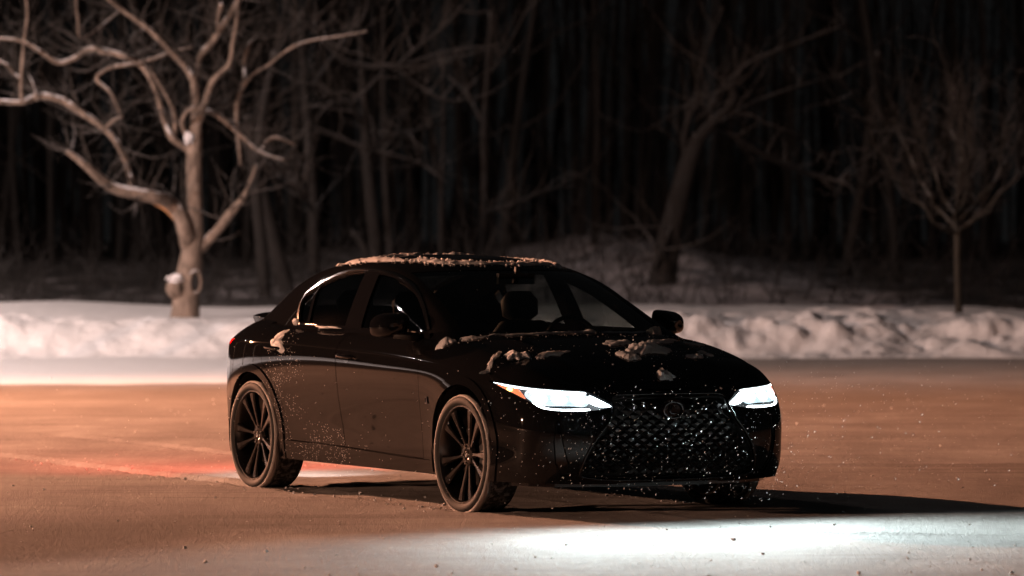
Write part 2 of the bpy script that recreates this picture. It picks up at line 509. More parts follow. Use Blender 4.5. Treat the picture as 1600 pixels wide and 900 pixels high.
# hood
HX = [.86, 1.0, 1.2, 1.4, 1.6, 1.8, 1.95, 2.05, 2.13]
HZc = [1.005, .998, .978, .948, .908, .852, .790, .738, .690]
def hood_z(x, y):
    w, ze = edge_at(x); w = np.maximum(w, .02); zc = I(x, HX, HZc)
    t = np.clip(np.abs(y) / w, 0, 1.2)
    z = zc + (ze - zc) * t ** 3.0
    fade = sstep(2.10, 1.7, x)
    z = z + fade * .010 * np.exp(-((np.abs(y) - .50 * (w / .75)) / .055) ** 2)
    return z
def height_patch(x0, x1, nx, y0, y1, ny, fz, sgn=1):
    xs = np.linspace(x0, x1, nx); ys = np.linspace(y0, y1, ny)
    X, Y = np.meshgrid(xs, ys); Z = fz(X, Y); e = 1e-3
    zx = (fz(X + e, Y) - fz(X - e, Y)) / (2 * e); zy = (fz(X, Y + e) - fz(X, np.abs(Y - e))) / (2 * e)
    zy[Y < 1e-6] = 0
    N = np.stack([-zx, -zy, np.ones_like(zx)], 2); N /= np.linalg.norm(N, axis=2, keepdims=True)
    return grid_patch(np.stack([X, Y, Z], 2), N)
HOODS = height_patch(.86, 2.16, 131, 0, .80, 81, hood_z)
hood_poly = [(.86, -.2), (.86, float(edge_at(.86)[0]))]
ii = [k for k in range(len(topcurve)) if topcurve[k, 0] > .86]
front_curve = [(topcurve[k, 0], topcurve[k, 1]) for k in ii]          # from nose round to the side
hood_poly = [(.86, -.3)] + [(front_curve[0][0], -.3)] + front_curve + [(.86, front_curve[-1][1])]
HOOD = clip(HOODS, sdf_poly(hood_poly, HOODS.P[:, 0], HOODS.P[:, 1]) - .002)

# boot lid
DX = [-2.36, -2.25, -2.1, -1.95, -1.75, -1.5]
DZc = [1.045, 1.052, 1.052, 1.058, 1.075, 1.09]
def deck_z(x, y):
    w, ze = edge_at(x); w = np.maximum(w, .02); zc = I(x, DX, DZc)
    t = np.clip(np.abs(y) / w, 0, 1.2); return zc + (ze - zc) * t ** 4
DECKS = height_patch(-2.36, -1.45, 92, 0, .76, 77, deck_z)
ii = [k for k in range(len(topcurve)) if topcurve[k, 0] < -1.45]
rc = [(topcurve[k, 0], topcurve[k, 1]) for k in ii]
deck_poly = [(-1.45, -.3), (-1.45, rc[0][1])] + rc + [(rc[-1][0], -.3)]
DECK = clip(DECKS, sdf_poly(deck_poly, DECKS.P[:, 0], DECKS.P[:, 1]) - .002)

# greenhouse
GX  = [1.16, .98, .74, .50, .27, .035, -.24, -.55, -.9, -1.2, -1.5, -1.8, -2.06]
G_yr = [.735, .705, .675, .65, .628, .610, .596, .586, .575, .562, .540, .505, .46]
G_zr = [.885, .985, 1.10, 1.202, 1.285, 1.343, 1.378, 1.385, 1.366, 1.322, 1.248, 1.145, 1.03]
G_zc = [.935, 1.045, 1.165, 1.275, 1.362, 1.415, 1.440, 1.446, 1.430, 1.390, 1.312, 1.185, 1.045]
G_yb = [.755, .765, .775, .778, .78, .782, .782, .780, .772, .752, .71, .65, .57]
G_zb = [.90, .965, .975, .975, .975, .975, .975, .975, .98, .99, 1.0, 1.0, .99]
def green_net():
    xs = [1.16, 1.07, .98, .86, .74, .62, .50, .38, .27, .15, .035, -.10, -.24, -.4, -.55, -.72, -.9, -1.05, -1.2, -1.35, -1.5, -1.65, -1.8, -1.93, -2.06]
    rows = []
    fr = [('s', -.25), ('s', 0), ('s', .3), ('s', .6), ('s', .84), ('s', .95), ('r', .03), ('r', .12), ('r', .32), ('r', .6), ('r', .85), ('r', 1.0)]
    for kind, t in fr:
        row = []
        for x in xs:
            yr, zr, zc, yb, zb = [float(I(x, GX, g)) for g in (G_yr, G_zr, G_zc, G_yb, G_zb)]
            if kind == 's':
                row.append((x, yb + (yr - yb) * t + .014 * math.sin(math.pi * max(t, 0)), zb + (zr - zb) * t))
            else:
                row.append((x, yr * (1 - t), zr + (zc - zr) * (1 - (1 - t) ** 2.2)))
        rows.append(row)
    rows.append([(p[0], -q[1], p[2]) for p, q in zip(rows[-2], rows[-2])][:0] or rows[-1])
    return rows[:-1]
GN = green_net()
PG, NG, tug, tvg = surface(GN, 8 * (len(GN[0]) - 1) + 1, 9 * (len(GN) - 1) + 1, (False, False))
PG[-1, :, 1] = 0
_dx = NG[-1]; NG[-1, :, 1] = 0; NG[-1] /= np.linalg.norm(NG[-1], axis=1, keepdims=True)
if NG[40, 100, 1] < 0: NG = -NG
UG, VG = np.meshgrid(tug, tvg)
GREEN = grid_patch(PG, NG, UG, VG)
_q = GREEN.F[len(GREEN.F) // 3]; _n = np.cross(GREEN.P[_q[1]] - GREEN.P[_q[0]], GREEN.P[_q[2]] - GREEN.P[_q[0]])
if _n @ GREEN.N[_q[0]] < 0: GREEN.F = [q[::-1] for q in GREEN.F]
def rail_y(x): return I(x, GX, G_yr)

# ------------------------------------------------------------------ build the car
car = empty('parked_car', (CX0, CY0, 0), TH - math.pi / 2,
            'black four-door sedan with lit headlights and snow clumps, standing on the snowy lot', 'car')
WX, WZ = 1.4, .328
def wheel_d(S): return np.minimum(np.hypot(BX(S) - WX, BZ(S) - WZ - .012), np.hypot(BX(S) + WX - .015, BZ(S) - WZ - .012))
ARCH = .392
G = .0035

HL = smooth_poly([(.365, .612), (.41, .642), (.48, .684), (.62, .698), (.83, .713), (1.00, .728), (1.16, .745), (1.03, .706), (.92, .664), (.86, .642), (.77, .600), (.62, .588), (.50, .590), (.43, .600)], 3)
TL = [(.30, .850), (.30, .905), (.75, .910), (1.19, .912), (1.12, .868), (.75, .848)]
GR = smooth_poly([(0, .672), (.20, .671), (.355, .664), (.372, .60), (.41, .53), (.475, .45), (.53, .36), (.555, .27), (.545, .225), (.40, .205), (.2, .2), (0, .2)], 3, False)
GR = [(-.3, GR[0][1])] + [tuple(p) for p in GR] + [(-.3, GR[-1][1])]
FIN = [(.60, .235), (.655, .225), (.70, .30), (.715, .42), (.70, .54), (.675, .53), (.665, .42), (.64, .33)]
QTR_CUT = [(-.205, .300), (-.205, 1.20), (-1.225, 1.20), (-1.225, .70), (-1.08, .60), (-.92, .40), (-.885, .300)]
FD_CUT = [(-.205, .300), (-.140, .300), (-.165, .5), (-.188, .8), (-.192, 1.2), (.80, 1.2), (.80, .985), (.895, .93), (.895, .30)]
FD_CUT = [(-.145, .300), (-.172, .5), (-.190, .8), (-.192, 1.2), (.79, 1.2), (.885, .95), (.893, .80), (.880, .274)]
RD_CUT = [(-.150, .300), (-.177, .5), (-.195, .8), (-.197, 1.2), (-1.20, 1.2), (-1.225, 1.0), (-1.215, .775), (-1.12, .72), (-.99, .60), (-.925, .46), (-.893, .312)]

S = BODY
S = clip(S, wheel_d(S) - ARCH)
q_, r_, z_, x_, y_ = S.A['q'], S.A['r'], BZ(S), BX(S), BY(S)
def C(S, *fs):
    for f in fs: S = clip(S, f(S))
    return S
isfront = lambda S: BX(S) - 1.2
isrear = lambda S: -1.2 - BX(S)
hlf = lambda S: np.where(BX(S) > 1.2, sdf_poly(HL, S.A['q'], BZ(S)), -1)
tlf = lambda S: np.where(BX(S) < -1.2, sdf_poly(TL, S.A['r'], BZ(S)), -1)
grf = lambda S: np.where(BX(S) > 1.6, sdf_poly(GR, BY(S), BZ(S)), -1)
finf = lambda S: np.where(BX(S) > 1.6, sdf_poly(FIN, BY(S), BZ(S)), -1)
fdf = lambda S: sdf_poly(FD_CUT, BX(S), BZ(S))
rdf = lambda S: sdf_poly(RD_CUT, BX(S), BZ(S))
sill = lambda S: np.minimum(np.minimum(I(BX(S), [-1.1, -.5, .9, 1.2], [.312, .306, .272, .270]) - BZ(S), .99 - BX(S)), BX(S) + 1.0)
# cut line bumper / fender : runs from the wheel arch up to the lamp corner
bumper = lambda S: np.minimum(BX(S) - I(BZ(S), [.15, .55, .64, .72, .80], [1.70, 1.72, 1.76, 1.9, 2.02]), .745 - BZ(S))
bgap = lambda S: np.where(BZ(S) > .71, 0, .0018)
rbumper = lambda S: np.minimum(-1.74 - BX(S), .80 - BZ(S))

top_cut = lambda S: 9.0 - S.A['v']                       # below hood seam
belt_top = lambda S: 10.0 - S.A['v']
for sgn in (1, -1):
    flip = (lambda s: s) if sgn == 1 else mirror
    P_ = lambda name, S, m, **k: panel(name, flip(S), m, car, **k)
    fd = C(S, fdf, lambda s: fdf(s) - G); P_('front_door', fd, M['paint'])
    rd = C(S, lambda s: rdf(s) - G, lambda s: wheel_d(s) - .43); P_('rear_door', rd, M['paint'])
    sl = C(S, lambda s: sill(s) - .002); P_('sill', sl, M['paint'], thick=.02, off=.004)
    fw = C(S, lambda s: -fdf(s), lambda s: BX(s) - .55, lambda s: -hlf(s) - .001, lambda s: -bumper(s) - bgap(s), lambda s: -sill(s) - .001,
           lambda s: -grf(s), lambda s: np.where(BX(s) > .9, 9.0 - s.A['v'] - .02, 1))
    P_('front_fender', fw, M['paint'])
    qp = C(S, lambda s: -rdf(s), lambda s: -fdf(s), lambda s: .56 - BX(s), lambda s: -tlf(s) - .001, lambda s: -rbumper(s) - .0015, lambda s: -sill(s) - .001)
    P_('rear_fender', qp, M['paint'])
    ar = C(BODY, lambda s: wheel_d(s) - .376, lambda s: .424 - wheel_d(s), lambda s: BX(s))
    P_('wheel_arch_trim', ar, M['paint'], thick=.03, off=.009)
    ar = C(BODY, lambda s: wheel_d(s) - .376, lambda s: .424 - wheel_d(s), lambda s: -BX(s))
    P_('wheel_arch_trim', ar, M['paint'], thick=.03, off=.009)
    fn = C(BODY, lambda s: finf(s) - .006)
    P_('bumper_fin', fn, M['gloss'], thick=.02, off=-.014)
    # dark inner skin seen through the shut lines
fb = both(C(S, lambda s: bumper(s) - bgap(s), lambda s: -grf(s), lambda s: -hlf(s) - .001, lambda s: -finf(s)))
panel('front_bumper', fb, M['paint'], car, thick=.012)
rb = both(C(S, lambda s: rbumper(s) - .0015, lambda s: -tlf(s) - .001))
panel('rear_bumper', rb, M['paint'], car, thick=.012)
panel('hood', both(HOOD), M['paint'], car, thick=.01)
panel('trunk_lid', both(DECK), M['paint'], car, thick=.01)
inner = both(C(BODY, lambda s: 8.5 - s.A['v'], lambda s: wheel_d(s) - .40, lambda s: -np.maximum(hlf(s), grf(s)) + .0 , lambda s: -tlf(s)))
panel('inner_body', inner, M['under'], car, thick=.01, off=-.022)

# spoiler lip on the boot lid
lipm = MB()
ys = np.linspace(-.47, .47, 31); V = []; Fc = []
for y in ys:
    t = (y / .47); k = 1 - t ** 6 * .6
    xb = -2.325 + .05 * t * t
    V += [(xb + .17, y, 1.030), (xb + .05, y, 1.030 + .028 * k), (xb - .035, y, 1.030 + .040 * k), (xb - .035, y, 1.022 + .02 * k), (xb + .02, y, .975), (xb + .17, y, .985)]
for i in range(len(ys) - 1):
    for k in range(6): Fc.append((i * 6 + k, i * 6 + (k + 1) % 6, (i + 1) * 6 + (k + 1) % 6, (i + 1) * 6 + k))
Fc += [tuple(range(6))[::-1], tuple(range((len(ys) - 1) * 6, len(ys) * 6))]
lipm.add(V, Fc); lipm.obj('spoiler', M['paint'], car, True, 30)

# greenhouse: roof, pillars, glass
OUT = [(-1.03, 1.012), (-1.10, 1.075), (-1.150, 1.145), (-1.135, 1.20), (-.962, 1.268), (-.751, 1.320), (-.574, 1.346), (-.407, 1.354), (-.231, 1.351), (.015, 1.326), (.193, 1.292), (.325, 1.248), (.421, 1.208), (.548, 1.135), (.669, 1.055), (.765, .990), (.70, .985), (-.10, .990), (-.35, .997), (-.70, 1.006)]
def side_region(S, poly): return np.minimum(sdf_poly(poly, BX(S), BZ(S)), 5.35 - S.A['v'])
outf = lambda s: side_region(s, OUT)
# individual panes inside the outline
front_pane = [(-.135, .95), (-.205, 1.45), (.9, 1.45), (.9, .95), (.45, .95)]
rear_pane = [(-.350, .95), (-.385, 1.45), (-.86, 1.45), (-.975, 1.21), (-.845, .95)]
quarter_pane = [(-.875, .95), (-1.005, 1.21), (-.90, 1.45), (-1.5, 1.45), (-1.5, .95)]
ws = lambda s: np.minimum(np.minimum(rail_y(BX(s)) - .050 - np.abs(BY(s)), BX(s) - (.30 - .20 * (np.abs(BY(s)) / .6) ** 2)), s.A['v'] - 5.9)
rw = lambda s: np.minimum(np.minimum(rail_y(BX(s)) - .060 - np.abs(BY(s)), -1.06 - BX(s)), BX(s) + 1.93)
sr = lambda s: sdf_poly([(-.02, -.3), (-.02, .40), (-.06, .43), (-.74, .43), (-.78, .40), (-.78, -.3)], BX(s), BY(s)) * np.where(BZ(s) > 1.3, 1, 1)
roof = C(GREEN, lambda s: -outf(s), lambda s: -ws(s), lambda s: -rw(s), lambda s: -np.where(BZ(s) > 1.3, sr(s), -1))
panel('roof', both(roof), M['paint'], car, thick=.03)
panel('windshield', both(C(GREEN, lambda s: ws(s) - .002)), M['windshield'], car, thick=.005, off=-.003)
panel('rear_window', both(C(GREEN, lambda s: rw(s) - .002)), M['glass'], car, thick=.005, off=-.003)
panel('sunroof', both(C(GREEN, lambda s: np.where(BZ(s) > 1.3, sr(s), -1) - .003)), M['gloss'], car, thick=.02, off=-.002)
for sgn in (1, -1):
    flip = (lambda s: s) if sgn == 1 else mirror
    OP = lambda s: outf(s)
    for nm, pn in (('front_window', front_pane), ('rear_side_window', rear_pane), ('quarter_window', quarter_pane)):
        g = C(GREEN, lambda s: outf(s) - .017, lambda s: sdf_poly(pn, BX(s), BZ(s)) - .001)
        panel(nm, flip(g), M['glass'], car, thick=.004, off=-.010)
    ins = lambda s: np.maximum.reduce([sdf_poly(pn, BX(s), BZ(s)) for pn in (front_pane, rear_pane, quarter_pane)])
    fr = C(GREEN, lambda s: outf(s) - .001, lambda s: -np.minimum(outf(s) - .018, ins(s) - .004))
    panel('window_frame', flip(fr), M['gloss'], car, thick=.025, off=-.002)
    cr_ = C(GREEN, lambda s: outf(s) + .008, lambda s: .006 - outf(s), lambda s: BZ(s) - 1.012)
    panel('window_moulding', flip(cr_), M['chrome'], car, thick=.012, off=.006)
    # belt strip closing the ledge between door and glass
    mb = MB(); xs_ = np.linspace(-1.06, .80, 40)
    V = []
    for x in xs_:
        yb = float(I(x, GX, G_yb)) * sgn; zt = 1.000 + .012 * float(sstep(-.3, -1.05, x)) - .008 * float(sstep(.3, .8, x))
        V += [(x, yb + .012 * sgn, zt - .03), (x, yb + .010 * sgn, zt), (x, yb - .012 * sgn, zt + .002), (x, yb - .02 * sgn, zt - .03)]
    Fc = [(i * 4 + k, i * 4 + (k + 1) % 4, (i + 1) * 4 + (k + 1) % 4, (i + 1) * 4 + k) for i in range(len(xs_) - 1) for k in range(4)]
    Fc += [(0, 1, 2, 3), tuple((len(xs_) - 1) * 4 + k for k in range(4))]
    mb.add(V, Fc); mb.obj('belt_moulding', M['gloss'], car, True, 40)

# grille: recessed back panel, lattice of lozenges, frame
gp = both(C(BODY, lambda s: grf(s) + .01, lambda s: BX(s) - 1.9))
panel('grille_backing', gp, M['under'], car, thick=.01, off=-.045)
def front_point(y, z):
    """front surface x and normal at y, z"""
    k = (np.abs(BODY.P[:, 0]) > 1.6) & (BODY.P[:, 0] > 0)
    P = BODY.P[k]; N = BODY.N[k]
    d = (P[:, 1] - abs(y)) ** 2 + (P[:, 2] - z) ** 2; j = np.argsort(d)[:4]; w = 1 / (d[j] + 1e-6); w /= w.sum()
    p = (P[j] * w[:, None]).sum(0); n = (N[j] * w[:, None]).sum(0)
    s_ = 1 if y >= 0 else -1
    return np.array([p[0], y, z]), np.array([n[0], n[1] * s_, n[2]])
lat = MB(); band = MB()
pw, ph = .078, .0285
grp = np.array(GR)
zrow = .225; ri = 0
while zrow < .66:
    for k in range(-10, 11):
        yc = k * pw + (pw / 2 if ri % 2 else 0)
        if float(sdf_poly(GR, np.array([abs(yc)]), np.array([zrow]))[0]) < .024: continue
        hw, hh = pw * .47, ph * .86
        c, n = front_point(yc, zrow)
        P4 = []
        for dy, dz in ((-hw, 0), (0, -hh), (hw, 0), (0, hh)):
            p, _ = front_point(yc + dy, zrow + dz); P4.append(p - n * .030)
        cc = c - n * .014; b = [p - n * .02 for p in P4]
        ins_ = [cc + (p - cc) * .35 - n * .001 for p in P4]
        if .395 < zrow < .515 and abs(yc + .02) < .38:
            bc = c - n * .008; bq = [bc + np.array([0, dy * .55, dz * .42]) - n * .008 for dy, dz in ((-hw, 0), (0, -hh), (hw, 0), (0, hh))]
            for q_ in bq: q_[0] = q_[0] + .0
            band.add([bc] + bq, [(0, 1, 2), (0, 2, 3), (0, 3, 4), (0, 4, 1)])
        lat.add(P4 + ins_ + b, [(0, 1, 5, 4), (1, 2, 6, 5), (2, 3, 7, 6), (3, 0, 4, 7), (4, 5, 6, 7), (0, 8, 9, 1), (1, 9, 10, 2), (2, 10, 11, 3), (3, 11, 8, 0)])
    zrow += ph; ri += 1
lat.obj('grille', M['grille'], car); band.obj('grille_lit_band', M['grillelit'], car)
# grille surround tube
fr_pts = []
for y, z in [p for p in GR if p[0] >= 0]:
    p, n = front_point(y, z); fr_pts.append(p + n * .002)
full_pts = [np.array([p[0], -p[1], p[2]]) for p in fr_pts[::-1]] + fr_pts[1:]
mb = MB(); mb.tube(full_pts, .0075, 8); mb.obj('grille_surround', M['gloss'], car, True)
# emblem
em = MB()
c, n = front_point(0, .585)
xe = c[0] + .004
ring = [(xe, .062 * math.cos(t), .585 + .045 * math.sin(t)) for t in np.linspace(0, 2 * math.pi, 33)]
em.tube(ring, .0052, 6, False)
em.tube([(xe, -.012, .612), (xe, -.022, .575), (xe, -.014, .565), (xe, .040, .565)], .0048, 6)
em.obj('emblem', M['chromedark'], car, True)
em = MB(); ring_plate = [(xe - .012, .075 * math.cos(t), .585 + .058 * math.sin(t)) for t in np.linspace(0, 2 * math.pi, 25)[:-1]]
em.add([(xe - .012, 0, .585)] + ring_plate + [(xe - .04, 0, .585)] , [(0, 1 + k, 1 + (k + 1) % 24) for k in range(24)] + [(25, 1 + (k + 1) % 24, 1 + k) for k in range(24)])
em.obj('emblem_plate', M['gloss'], car)
# front splitter and underbody
def slab(outline, z0, z1):
    m = MB(); n_ = len(outline)
    m.add([(x, y, z0) for x, y in outline] + [(x, y, z1) for x, y in outline],
          [tuple(range(n_))[::-1], tuple(range(n_, 2 * n_))] + [(k, (k + 1) % n_, n_ + (k + 1) % n_, n_ + k) for k in range(n_)])
    return m
hp = [(2.20, 0), (2.19, .25), (2.15, .48), (2.07, .66), (1.95, .76), (1.82, .80)]
slab(hp[::-1] + [(x, -y) for x, y in hp[1:]], .165, .185).obj('splitter', M['gloss'], car)
slab([(2.05, -.60), (2.05, .60), (1.75, .56), (1.05, .56), (.95, .80), (-.95, .80), (-1.05, .58), (-1.75, .58), (-2.10, .50), (-2.10, -.50), (-1.75, -.58), (-1.05, -.58), (-.95, -.80), (.95, -.80), (1.05, -.56), (1.75, -.56)], .185, .33).obj('underbody', M['under'], car)
# licence plate recess and lamp at the tail
mb = MB(); mb.box((-2.415, 0, .62), (.02, .36, .13)); mb.obj('license_plate', mat('plate', (.6, .6, .58), .4), car)
for py_ in (.12, -.12):
    pl = MB(); pl.box((-2.425, py_, .715), (.02, .05, .012)); pl.obj('plate_lamp', M['plate_led'], car)

# headlights
def qz_patch(poly, off0=0): return C(BODY, lambda s: np.where(BX(s) > 1.0, sdf_poly(poly, s.A['q'], BZ(s)), -1))
for sgn in (1, -1):
    flip = (lambda s: s) if sgn == 1 else mirror
    hl = empty('headlight'); hl.parent = car
    P_ = lambda name, S, m, **k: panel(name, flip(S), m, hl, **k)
    full = C(BODY, lambda s: hlf(s) - .0015)
    P_('lens', full, M['lens'], thick=.003, off=.001)
    bk = C(BODY, lambda s: hlf(s) + .01)
    P_('housing', bk, M['black'], thick=.01, off=-.035)
    ref = qz_patch(smooth_poly([(.49, .676), (.60, .694), (.78, .702), (.865, .700), (.885, .676), (.86, .652), (.79, .626), (.62, .624), (.52, .622)], 3))
    P_('reflector', ref, M['led2'], thick=.01, off=-.014)
    for qa, za, w_, h_ in ((.56, .655, .042, .026), (.67, .658, .046, .028), (.79, .662, .050, .030)):
        lm = qz_patch(smooth_poly([(qa - w_, za), (qa, za + h_), (qa + w_, za), (qa, za - h_)], 6))
        P_('lamp_module', lm, M['led'], thick=.01, off=-.008)
    P_('running_light', qz_patch(smooth_poly([(.52, .592), (.66, .5895), (.765, .598), (.835, .632), (.82, .637), (.755, .608), (.66, .600), (.52, .602)], 3)), M['led'], thick=.006, off=-.004)
    P_('running_light', qz_patch([(.50, .682), (.62, .690), (.83, .704), (1.00, .719), (1.145, .7425), (1.00, .7275), (.83, .7125), (.62, .697), (.50, .690)]), M['led'], thick=.006, off=-.004)
    P_('running_light', qz_patch([(.375, .613), (.43, .645), (.485, .676), (.51, .640), (.47, .618), (.43, .609)]), M['led'], thick=.006, off=-.005)
    P_('turn_signal', qz_patch([(1.10, .730), (1.00, .717), (.915, .706), (.893, .678), (.872, .650), (.94, .677), (1.03, .706)]), M['amber'], thick=.006, off=-.004)
    P_('turn_bulb', qz_patch(smooth_poly([(.985, .692), (1.01, .704), (.985, .714), (.96, .702)], 4)), M['amberhot'], thick=.004, off=-.001)
    # beam
    for pitch, wt, cone, sx in ((16, 1.5, 160, .16), (7.0, .35, 90, .34)):
        ld = bpy.data.lights.new('beam', 'SPOT'); ld.energy = BEAM_W * wt; ld.color = (.80, .97, .98)
        ld.spot_size = R(cone); ld.spot_blend = .9; ld.shadow_soft_size = .05
        lo = bpy.data.objects.new('beam', ld); COL.objects.link(lo); lo.parent = hl
        lo.location = (2.19, .60 * sgn, .66)
        lo.rotation_euler = (0, R(-90 + 19), R(0)) ; lo.rotation_euler = (R(0), R(-(90 - pitch)), 0)
        lo.scale = (sx, 1.0 if cone > 100 else 1.3, 1)
    tl = empty('tail_lamp'); tl.parent = car
    tp = C(BODY, lambda s: tlf(s) - .0015)
    panel('lens', flip(tp), M['redlens'], tl, thick=.003, off=.001)
    tp = C(BODY, lambda s: np.where(BX(s) < -1.2, sdf_poly([(.32, .862), (.32, .893), (.74, .895), (1.155, .901), (1.10, .872), (.72, .860)], s.A['r'], BZ(s)), -1))
    panel('light_bar', flip(tp), M['red'], tl, thick=.02, off=-.006)
    panel('housing', flip(C(BODY, lambda s: tlf(s) + .01)), M['black'], tl, thick=.01, off=-.03)
    ld = bpy.data.lights.new('brake_glow', 'SPOT'); ld.energy = 300; ld.color = (1, .11, .07); ld.spot_size = R(124); ld.spot_blend = 1; ld.shadow_soft_size = .06
    lo = bpy.data.objects.new('brake_glow', ld); COL.objects.link(lo); lo.parent = tl
    lo.location = (-2.42, .52 * sgn, .88); lo.rotation_euler = (0, R(88), 0)
ld = bpy.data.lights.new('plate_light', 'SPOT'); ld.energy = 45; ld.color = (1, .85, .78); ld.spot_size = R(100); ld.spot_blend = .8; ld.shadow_soft_size = .04
lo = bpy.data.objects.new('plate_light', ld); COL.objects.link(lo); lo.parent = pl and car
lo.location = (-2.47, 0, .68); lo.rotation_euler = (0, R(14), 0)

# mirrors
for sgn in (1, -1):
    mr = empty('side_mirror'); mr.parent = car
    xc, yc, zc_ = .60, .93 * sgn, 1.035
    V = []; Fc = []; nr, ns = 14, 24
    # housing: rounded block, blunt at the back (glass side), bulged to the front
    for i in range(nr + 1):
        t = i / nr; a = math.sin(math.pi / 2 * min(1, (1 - t) * 1.0)) if t > 0 else 1
        k = math.cos(t * math.pi / 2) ** .75
        xx = xc - .06 + .150 * math.sin(t * math.pi / 2)
        for j in range(ns):
            th = 2 * math.pi * j / ns; cy_, sy = math.cos(th), math.sin(th)
            e = .62
            yy = .104 * math.copysign(abs(cy_) ** e, cy_) * k; zz = .072 * math.copysign(abs(sy) ** e, sy) * k
            zz *= (1.0 + .14 * (cy_ * -1)) ; zz += .012 * cy_ * -1
            V.append((xx - .02 * cy_, yc + yy * sgn, zc_ + zz))
    for i in range(nr):
        for j in range(ns): Fc.append((i * ns + j, i * ns + (j + 1) % ns, (i + 1) * ns + (j + 1) % ns, (i + 1) * ns + j))
    if sgn < 0: Fc = [f[::-1] for f in Fc]
    Fc.append(tuple(range(ns)))
    h = MB(); h.add(V, Fc); h.obj('housing', M['gloss'], mr, True, 40)
    gl = MB(); gl.add([(xc - .066 - .02 * math.cos(t), yc + .094 * abs(math.cos(t)) ** .62 * math.copysign(1, math.cos(t)) * sgn, zc_ + .06 * abs(math.sin(t)) ** .62 * math.copysign(1, math.sin(t))) for t in np.linspace(0, 2 * math.pi, 25)[:-1]], [tuple(range(24))])
    gl.obj('mirror_glass', M['chromedark'], mr)
    st = MB(); st.tube([(.70, .80 * sgn, .965), (.66, .86 * sgn, .975), (.63, .93 * sgn, .99)], [.030, .026, .03], 10); st.obj('stalk', M['black'], mr, True)

# door handles
for sgn in (1, -1):
    for hx, hz in ((-.045, .842), (-1.04, .872)):
        k = np.argmin((BODY.P[:, 0] - hx) ** 2 + (BODY.P[:, 2] - hz) ** 2); y0 = BODY.P[k, 1]
        mb = MB(); n_ = 13; pts = []; rad = []
        for i in range(n_):
            t = i / (n_ - 1) * 2 - 1
            pts.append((hx + .105 * t, (y0 + .006 + .026 * (1 - t ** 4)) * sgn, hz - .004 * t)); rad.append(.0125 * (1 - .45 * t ** 6))
        mb.tube(pts, rad, 10); mb.obj('door_handle', M['gloss'], car, True, 50)
        cp = C(BODY, lambda s: sdf_poly(smooth_poly([(hx - .055, hz), (hx, hz + .036), (hx + .055, hz), (hx, hz - .042)], 5), BX(s), BZ(s)))
        panel('handle_cup', cp if sgn == 1 else mirror(cp), M['gloss'], car, thick=.004, off=.0015)

# fender badge with its letter
for sgn in (1, -1):
    mb = MB(); bx, bz = .985, .615
    k = np.argmin((BODY.P[:, 0] - bx) ** 2 + (BODY.P[:, 2] - bz) ** 2); y0 = BODY.P[k, 1] + .002
    mb.box((bx, (y0 + .002) * sgn, bz), (.026, .006, .040)); mb.obj('fender_badge', M['chromedark'], car)
    mb = MB(); yy = (y0 + .0065) * sgn; s2 = -sgn
    mb.box((bx - .006 * s2, yy, bz), (.004, .003, .028)); mb.box((bx + .001 * s2, yy, bz + .012), (.014, .003, .004)); mb.box((bx - .001 * s2, yy, bz), (.010, .003, .004))
    mb.obj('badge_letter', M['gloss'], car)

# wheels
def tyre_mesh():
    prof = [(-.095, .272), (-.112, .285), (-.117, .302), (-.112, .318), (-.100, .3265), (-.07, .3295), (0, .3305), (.07, .3295), (.100, .3265), (.112, .318), (.117, .302), (.112, .285), (.095, .272), (.08, .262), (-.08, .262)]
    mb = MB(); n = 160
    mb.lathe(prof, n, closed=True)
    V = mb.V
    # tread blocks: notch the shoulders
    for i, (a, r) in enumerate(prof):
        if r > .325:
            for k in range(n):
                if (k + (2 if a > 0 else 0)) % 4 == 0:
                    x, y, z = V[i * n + k]; f = (r - .006) / r; V[i * n + k] = (x * f, y, z * f)
    return mb.mesh('tyre', M['tyre'], True, 50)
def rim_mesh():
    mb = MB()
    # outer side is +y here
    mb.lathe([(.098, .2785), (.104, .2765), (.104, .270), (.094, .2655), (.080, .262), (.02, .248), (-.09, .240), (-.10, .262), (-.096, .272), (.07, .275), (.09, .2785)], 96, closed=True)
    return mb.mesh('rim', M['rimlip'], True, 35)
def spokes_mesh():
    mb = MB()
    for k in range(10):
        a = 2 * math.pi * k / 10 + (.085 if k % 2 else -.085) + .25
        ca, sa = math.cos(a), math.sin(a)
        def pt(r, w, y): return (r * ca - w * sa, y, r * sa + w * ca)
        st = [(.045, .013, .062), (.10, .010, .070), (.16, .014, .080), (.22, .022, .090), (.262, .031, .094)]
        V = []
        for r, w, y in st:
            V += [pt(r, -w, y - .035), pt(r, -w, y - .010), pt(r, -w * .62, y), pt(r, w * .62, y), pt(r, w, y - .010), pt(r, w, y - .035)]
        Fc = []
        for i in range(len(st) - 1):
            for j in range(6): Fc.append((i * 6 + j, i * 6 + (j + 1) % 6, (i + 1) * 6 + (j + 1) % 6, (i + 1) * 6 + j))
        mb.add(V, Fc)
    mb.lathe([(.050, .0), (.064, .028), (.070, .034), (.066, .058), (.050, .072), (-.02, .075), (-.02, .0)], 40)
    return mb.mesh('spokes', M['rim'], False)
